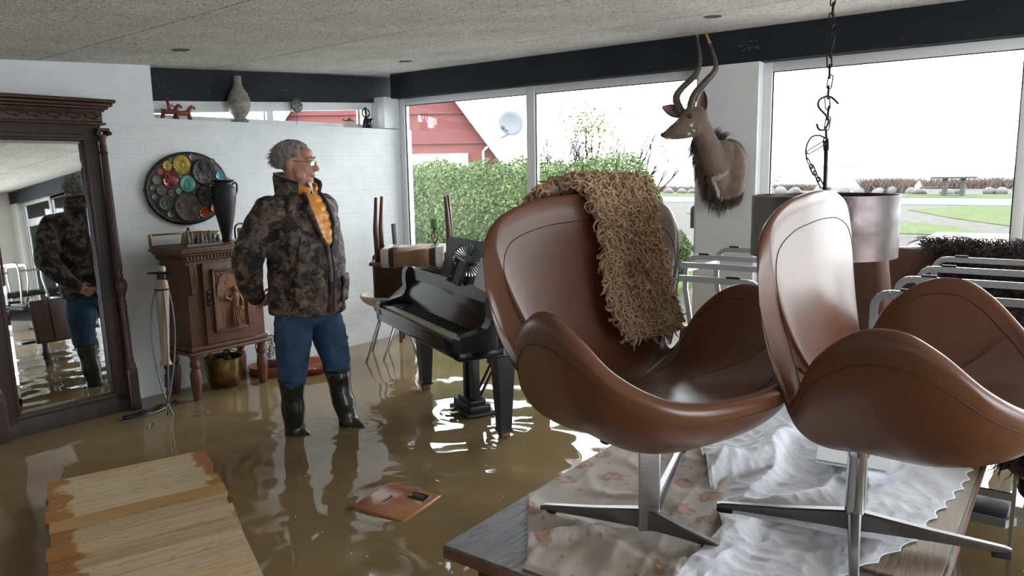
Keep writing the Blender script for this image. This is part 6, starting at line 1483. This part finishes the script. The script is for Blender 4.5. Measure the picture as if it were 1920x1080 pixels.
# glasses
a = MB()
for s in (-1, 1):
    cx_ = s*.031; fr = [hp_(cx_+.0235*math.copysign(abs(math.cos(q))**.5, math.cos(q)), .112-.012*abs(cx_+.02*math.cos(q))/.05, .002+.0145*math.copysign(abs(math.sin(q))**.5, math.sin(q))) for q in np.linspace(0, 2*PI, 28, endpoint=False)]
    a.tube(fr, .0014, 6, closed=True); a.tube([hp_(s*.054, .100, .011), hp_(s*.078, .070, .012), hp_(s*.084, -.005, .014), hp_(s*.083, -.022, .0)], .0018, 6)
a.tube(catmull([hp_(-.008, .113, .004), hp_(0, .116, .007), hp_(.008, .113, .004)], 3), .0015, 6); gf = a.obj('glasses', M['black_satin'], mn, smooth=True)
for s in (-1, 1):
    cx_ = s*.031; a = MB(); fr = [hp_(cx_+.0225*math.copysign(abs(math.cos(q))**.5, math.cos(q)), .112-.012*abs(cx_+.02*math.cos(q))/.05, .002+.0135*math.copysign(abs(math.sin(q))**.5, math.sin(q))) for q in np.linspace(0, 2*PI, 28, endpoint=False)]
    a.add(fr, [tuple(range(28))]); a.obj('lens', M['lens'], gf)
# jeans
def jeans_mat():
    m = mat('blue_denim', (.014, .042, .095), .8, col2=(.042, .095, .18), scale=7, detail=5, lo=.38, hi=.72, bump=.35, bscale=16, bdist=.01); return m
M['denim'] = jeans_mat()
a = MB()
for z, rx, ry in ((1.0, .185, .145), (.92, .195, .155), (.84, .20, .155)): a.ball((0, .0, z), (rx, ry, .09), 18)
chain_(a, [(.095, 0, .88), (.118, -.01, .70), (.128, -.015, .54), (.125, -.03, .43)], [.115, .108, .088, .070], 16)
chain_(a, [(-.095, .01, .88), (-.125, .045, .70), (-.145, .07, .56), (-.150, .08, .43)], [.115, .105, .090, .072], 16)
for K_, s in ((V((.125, .0, .54)), 1), (V((-.145, .09, .56)), -1)):
    for k in range(9): q = k*1.7+s; a.ball(K_+V((.036*math.cos(q), .036*math.sin(q), -.07+k*.026)), (.045, .045, .010), 8, Matrix.Rotation(.5*math.cos(k*2), 3, 'Y'))
jn = blob(a, 'jeans', M['denim'], mn, .008, 3, (.018, .05))
# rubber boots
for side, (T_, B_, toe) in (('r', (V((.125, -.03, .47)), V((.102, -.045, .10)), V((-.10, 1, 0)))), ('l', (V((-.150, .080, .47)), V((-.165, .140, .10)), V((-.06, 1, 0))))):
    toe = toe.normalized(); a = MB(); ctr_ = catmull([T_, T_.lerp(B_, .45)+V((0, -.008, 0)), B_+V((0, -.006, .05)), B_+V((0, 0, -.01))], 5); n_ = len(ctr_)
    rr = [.074-.020*(i/(n_-1))+.004*math.sin(i*1.3) for i in range(n_)]
    a.tube(ctr_, rr, 26, cap=True)
    chain_(a, [B_+V((0, -.015, -.035)), B_+toe*.06+V((0, 0, -.02)), B_+toe*.13+V((0, 0, -.045)), B_+toe*.185+V((0, 0, -.055))], [.052, .052, .045, .036], 16); chain_(a, [B_+toe*.01+V((0, 0, .03)), B_+toe*.09+V((0, 0, -.015)), B_+toe*.15+V((0, 0, -.04))], [.052, .044, .038], 14)
    bt = blob(a, 'rubber_boot', M['boot'], mn, .0065, 4, (.006, .05))
    a = MB(); c = ctr_[0]; a.tube([c+V((.076*math.cos(q), .076*math.sin(q), -.004)) for q in np.linspace(0, 2*PI, 28, endpoint=False)], .006, 8, closed=True, flat=(1, 1.8)); a.tube([c+V((.078*math.cos(q)+.02 if 0 else .078, -.01*k, -.01-.012*k)) for k in range(3)], .004, 6); a.obj('boot_rim', M['sole'], bt, smooth=True)
# jacket
def camo_mat():
    m = bpy.data.materials.new('brown_camouflage'); m.use_nodes = True; n, L, b = nodes(m); b.inputs['Roughness'].default_value = .8
    t = n.new('ShaderNodeTexCoord')
    def nz(sc, det, dist, w_=0):
        z = n.new('ShaderNodeTexNoise'); z.noise_dimensions = '4D'; z.inputs['W'].default_value = w_; z.inputs['Scale'].default_value = sc; z.inputs['Detail'].default_value = det; z.inputs['Distortion'].default_value = dist; z.inputs['Roughness'].default_value = .65; L.new(t.outputs['Object'], z.inputs['Vector']); return z
    z1 = nz(17, 8, .9); z2 = nz(13, 9, .8, 4); z3 = nz(40, 5, .3, 9)
    r1 = ramp(n, [(.42, (.036, .024, .019)), (.48, (.092, .062, .047)), (.60, (.20, .145, .115))]); L.new(z1.outputs['Fac'], r1.inputs['Fac'])
    r2 = ramp(n, [(.515, (0, 0, 0)), (.54, (1, 1, 1))]); L.new(z2.outputs['Fac'], r2.inputs['Fac'])
    mx = n.new('ShaderNodeMix'); mx.data_type = 'RGBA'; L.new(r2.outputs['Color'], mx.inputs['Factor']); L.new(r1.outputs['Color'], mx.inputs['A']); mx.inputs['B'].default_value = (.014, .012, .014, 1)
    L.new(mx.outputs['Result'], b.inputs['Base Color'])
    bn = n.new('ShaderNodeBump'); bn.inputs['Strength'].default_value = .3; bn.inputs['Distance'].default_value = .008; L.new(nz(14, 4, 1, 2).outputs['Fac'], bn.inputs['Height']); L.new(bn.outputs['Normal'], b.inputs['Normal'])
    return m
M['camo'] = camo_mat()
a = MB(); secs = [(1.565, .085, .085, -.02), (1.535, .14, .105, -.02), (1.50, .215, .125, -.02), (1.44, .255, .150, -.01), (1.36, .252, .170, 0), (1.25, .240, .185, .015), (1.12, .232, .190, .025), (1.0, .235, .190, .02), (.90, .238, .185, .01), (.845, .235, .180, .01)]
a.ring([[(rx*math.copysign(abs(math.cos(q))**.85, math.cos(q)), yo+ry*math.copysign(abs(math.sin(q))**.85, math.sin(q)), z+.012*math.sin(q+2.2)*(z < .86)) for q in np.linspace(0, 2*PI, 40, endpoint=False)] for z, rx, ry, yo in secs])
for S_, E_, W_ in ((V((.225, -.02, 1.445)), REl, RWr), (V((-.215, -.02, 1.445)), LEl, LWr)):
    chain_(a, [S_, S_.lerp(E_, .5)+V((math.copysign(.012, S_.x), -.01, 0)), E_], [.094, .090, .086], 16); chain_(a, [E_, E_.lerp(W_, .5)+V((0, -.01, -.015)), W_], [.085, .072, .052], 16)
    for k in range(3): p = S_.lerp(E_, .45+.22*k); a.ball(p+V((math.copysign(.05, S_.x), .02, 0)), (.036, .05, .016), 8)
jk = blob(a, 'jacket', M['camo'], mn, .011, 5, (.016, .07))
jb = bvh(jk)
def surf(al, z, off=.004):   # point on the jacket front at angle al (deg, 0 = straight ahead, + to his right)
    q = math.radians(al); d = V((math.sin(q), math.cos(q), 0)); h = jb.ray_cast(V((0, .01, z))+d*1.0, -d)
    # ignore the sleeves: clamp the distance
    p = h[0] if h[0] is not None else V((0, .01, z))+d*.18
    r = min((p-V((0, .01, z))).length, .235); return V((0, .01, z))+d*(r+off)
def patch_on(name, m, poly, n_=14, off=.006, th=.008, par=jk):
    # poly(u,v) -> (al, z)
    G = [[surf(*poly(i/(n_-1), j/(n_-1)), off) for j in range(n_)] for i in range(n_)]
    a = MB(); a.ring(G, cap=False, close=False); o = a.obj(name, m, par, smooth=True); s_ = o.modifiers.new('s', 'SOLIDIFY'); s_.thickness = th; s_.offset = 1 if name != 'zz' else 0; return o
AL0 = 4
def vest(u, v):   # v: 0 top .. 1 bottom tip, u across
    z = 1.535-.285*v; w_ = 30*(1-v)**.7+2.0; return (AL0-w_+2*w_*u+2*v, z)
G = [[surf(*vest(i/17, j/29), .010+.007*abs(math.sin(j/29*PI*6))) for j in range(30)] for i in range(18)]
a = MB(); a.ring(G, cap=False, close=False); ve = a.obj('quilted_vest', M['orange'], mn, smooth=True); s_ = ve.modifiers.new('s', 'SOLIDIFY'); s_.thickness = .012; s_.offset = 0
for s in (0, 1):    # jacket front edges either side of the opening
    a = MB(); pts = [surf(vest(s, v)[0]+(3 if s else -3), vest(s, v)[1], .012) for v in np.linspace(0, 1, 12)]+[surf(AL0+2+(2.2 if s else -2.2), z, .008) for z in np.linspace(1.22, .86, 10)]
    a.tube(pts, [.017]*8+[.012]*14, 8, flat=(1, 1.5)); a.obj('front_edge', M['camo'] if s else M['collar'], jk, smooth=True)
a = MB(); a.tube([surf(AL0+2, z, .008) for z in np.linspace(1.235, .86, 14)], .0045, 6); a.obj('zip', M['iron'], jk, smooth=True)
patch_on('breast_pocket', M['camo'], lambda u, v: (24+30*u+6*v, 1.26-.17*v), off=.007, th=.012)
patch_on('hip_pocket', M['camo'], lambda u, v: (26+36*u, 1.06-.15*v), off=.007, th=.012); patch_on('pocket_flap', M['camo'], lambda u, v: (25+38*u, 1.075-.055*v), off=.020, th=.007)
patch_on('hip_pocket', M['camo'], lambda u, v: (-58+36*u, 1.06-.15*v), off=.007, th=.012)
a = MB(); a.tube([surf(52+u*2, 1.30-.20*u, .010) for u in np.linspace(0, 1, 8)], .004, 6); a.obj('pocket_zip', M['collar'], jk, smooth=True)
# collars
def collar(name, m, r0, r1, z0, z1, gap, th, yo=-.02, lean=.0, par=mn, puff=0):
    rows = []
    for k in range(7):
        t_ = k/6; row = []
        for j in range(36):
            q = math.radians(gap)+(2*PI-2*math.radians(gap))*j/35; rr = r0+(r1-r0)*t_+puff*math.sin(t_*PI*3)**2; f_ = .5+.5*math.cos(q)
            row.append(V((rr*math.sin(q), yo+rr*math.cos(q)*1.02+lean*f_*t_, z0+(z1-z0)*t_*(1-.28*f_)-.035*f_**2)))
        rows.append(row)
    a = MB(); a.ring(rows, cap=False, close=False); o = a.obj(name, m, par, smooth=True); s_ = o.modifiers.new('s', 'SOLIDIFY'); s_.thickness = th; s_.offset = 0; return o
collar('jacket_collar', M['collar'], .110, .122, 1.525, 1.665, 48, .014, par=jk, lean=.02)
collar('collar_outside', M['camo'], .120, .130, 1.525, 1.645, 50, .006, par=jk, lean=.02)
collar('vest_collar', M['orange'], .088, .100, 1.51, 1.645, 10, .014, par=ve, lean=.015, puff=.004)
a = MB(); R1 = []
for k in range(6):
    t_ = k/5; R1.append([V((-.012-.02*t_+w_*.035*(1-t_*.5), .078+.012*t_+(.006 if w_ else 0), 1.605-.085*t_)) for w_ in (0, .5, 1)])
a.ring(R1, cap=False, close=False); o = a.obj('shirt_collar', M['shirt'], mn, smooth=True); s_ = o.modifiers.new('s', 'SOLIDIFY'); s_.thickness = .004
for s in (-1, 1):   # folded lapel tips
    a = MB(); p = surf(AL0+s*34, 1.51, .014); q = surf(AL0+s*46, 1.455, .016); r_ = surf(AL0+s*24, 1.44, .020)
    a.add([p, q, r_, p+V((0, .012, .004)), q+V((0, .012, 0)), r_+V((0, .012, 0))], [(0, 1, 2), (5, 4, 3), (0, 3, 4, 1), (1, 4, 5, 2), (2, 5, 3, 0)]); a.obj('lapel', M['camo'] if s > 0 else M['collar'], jk)
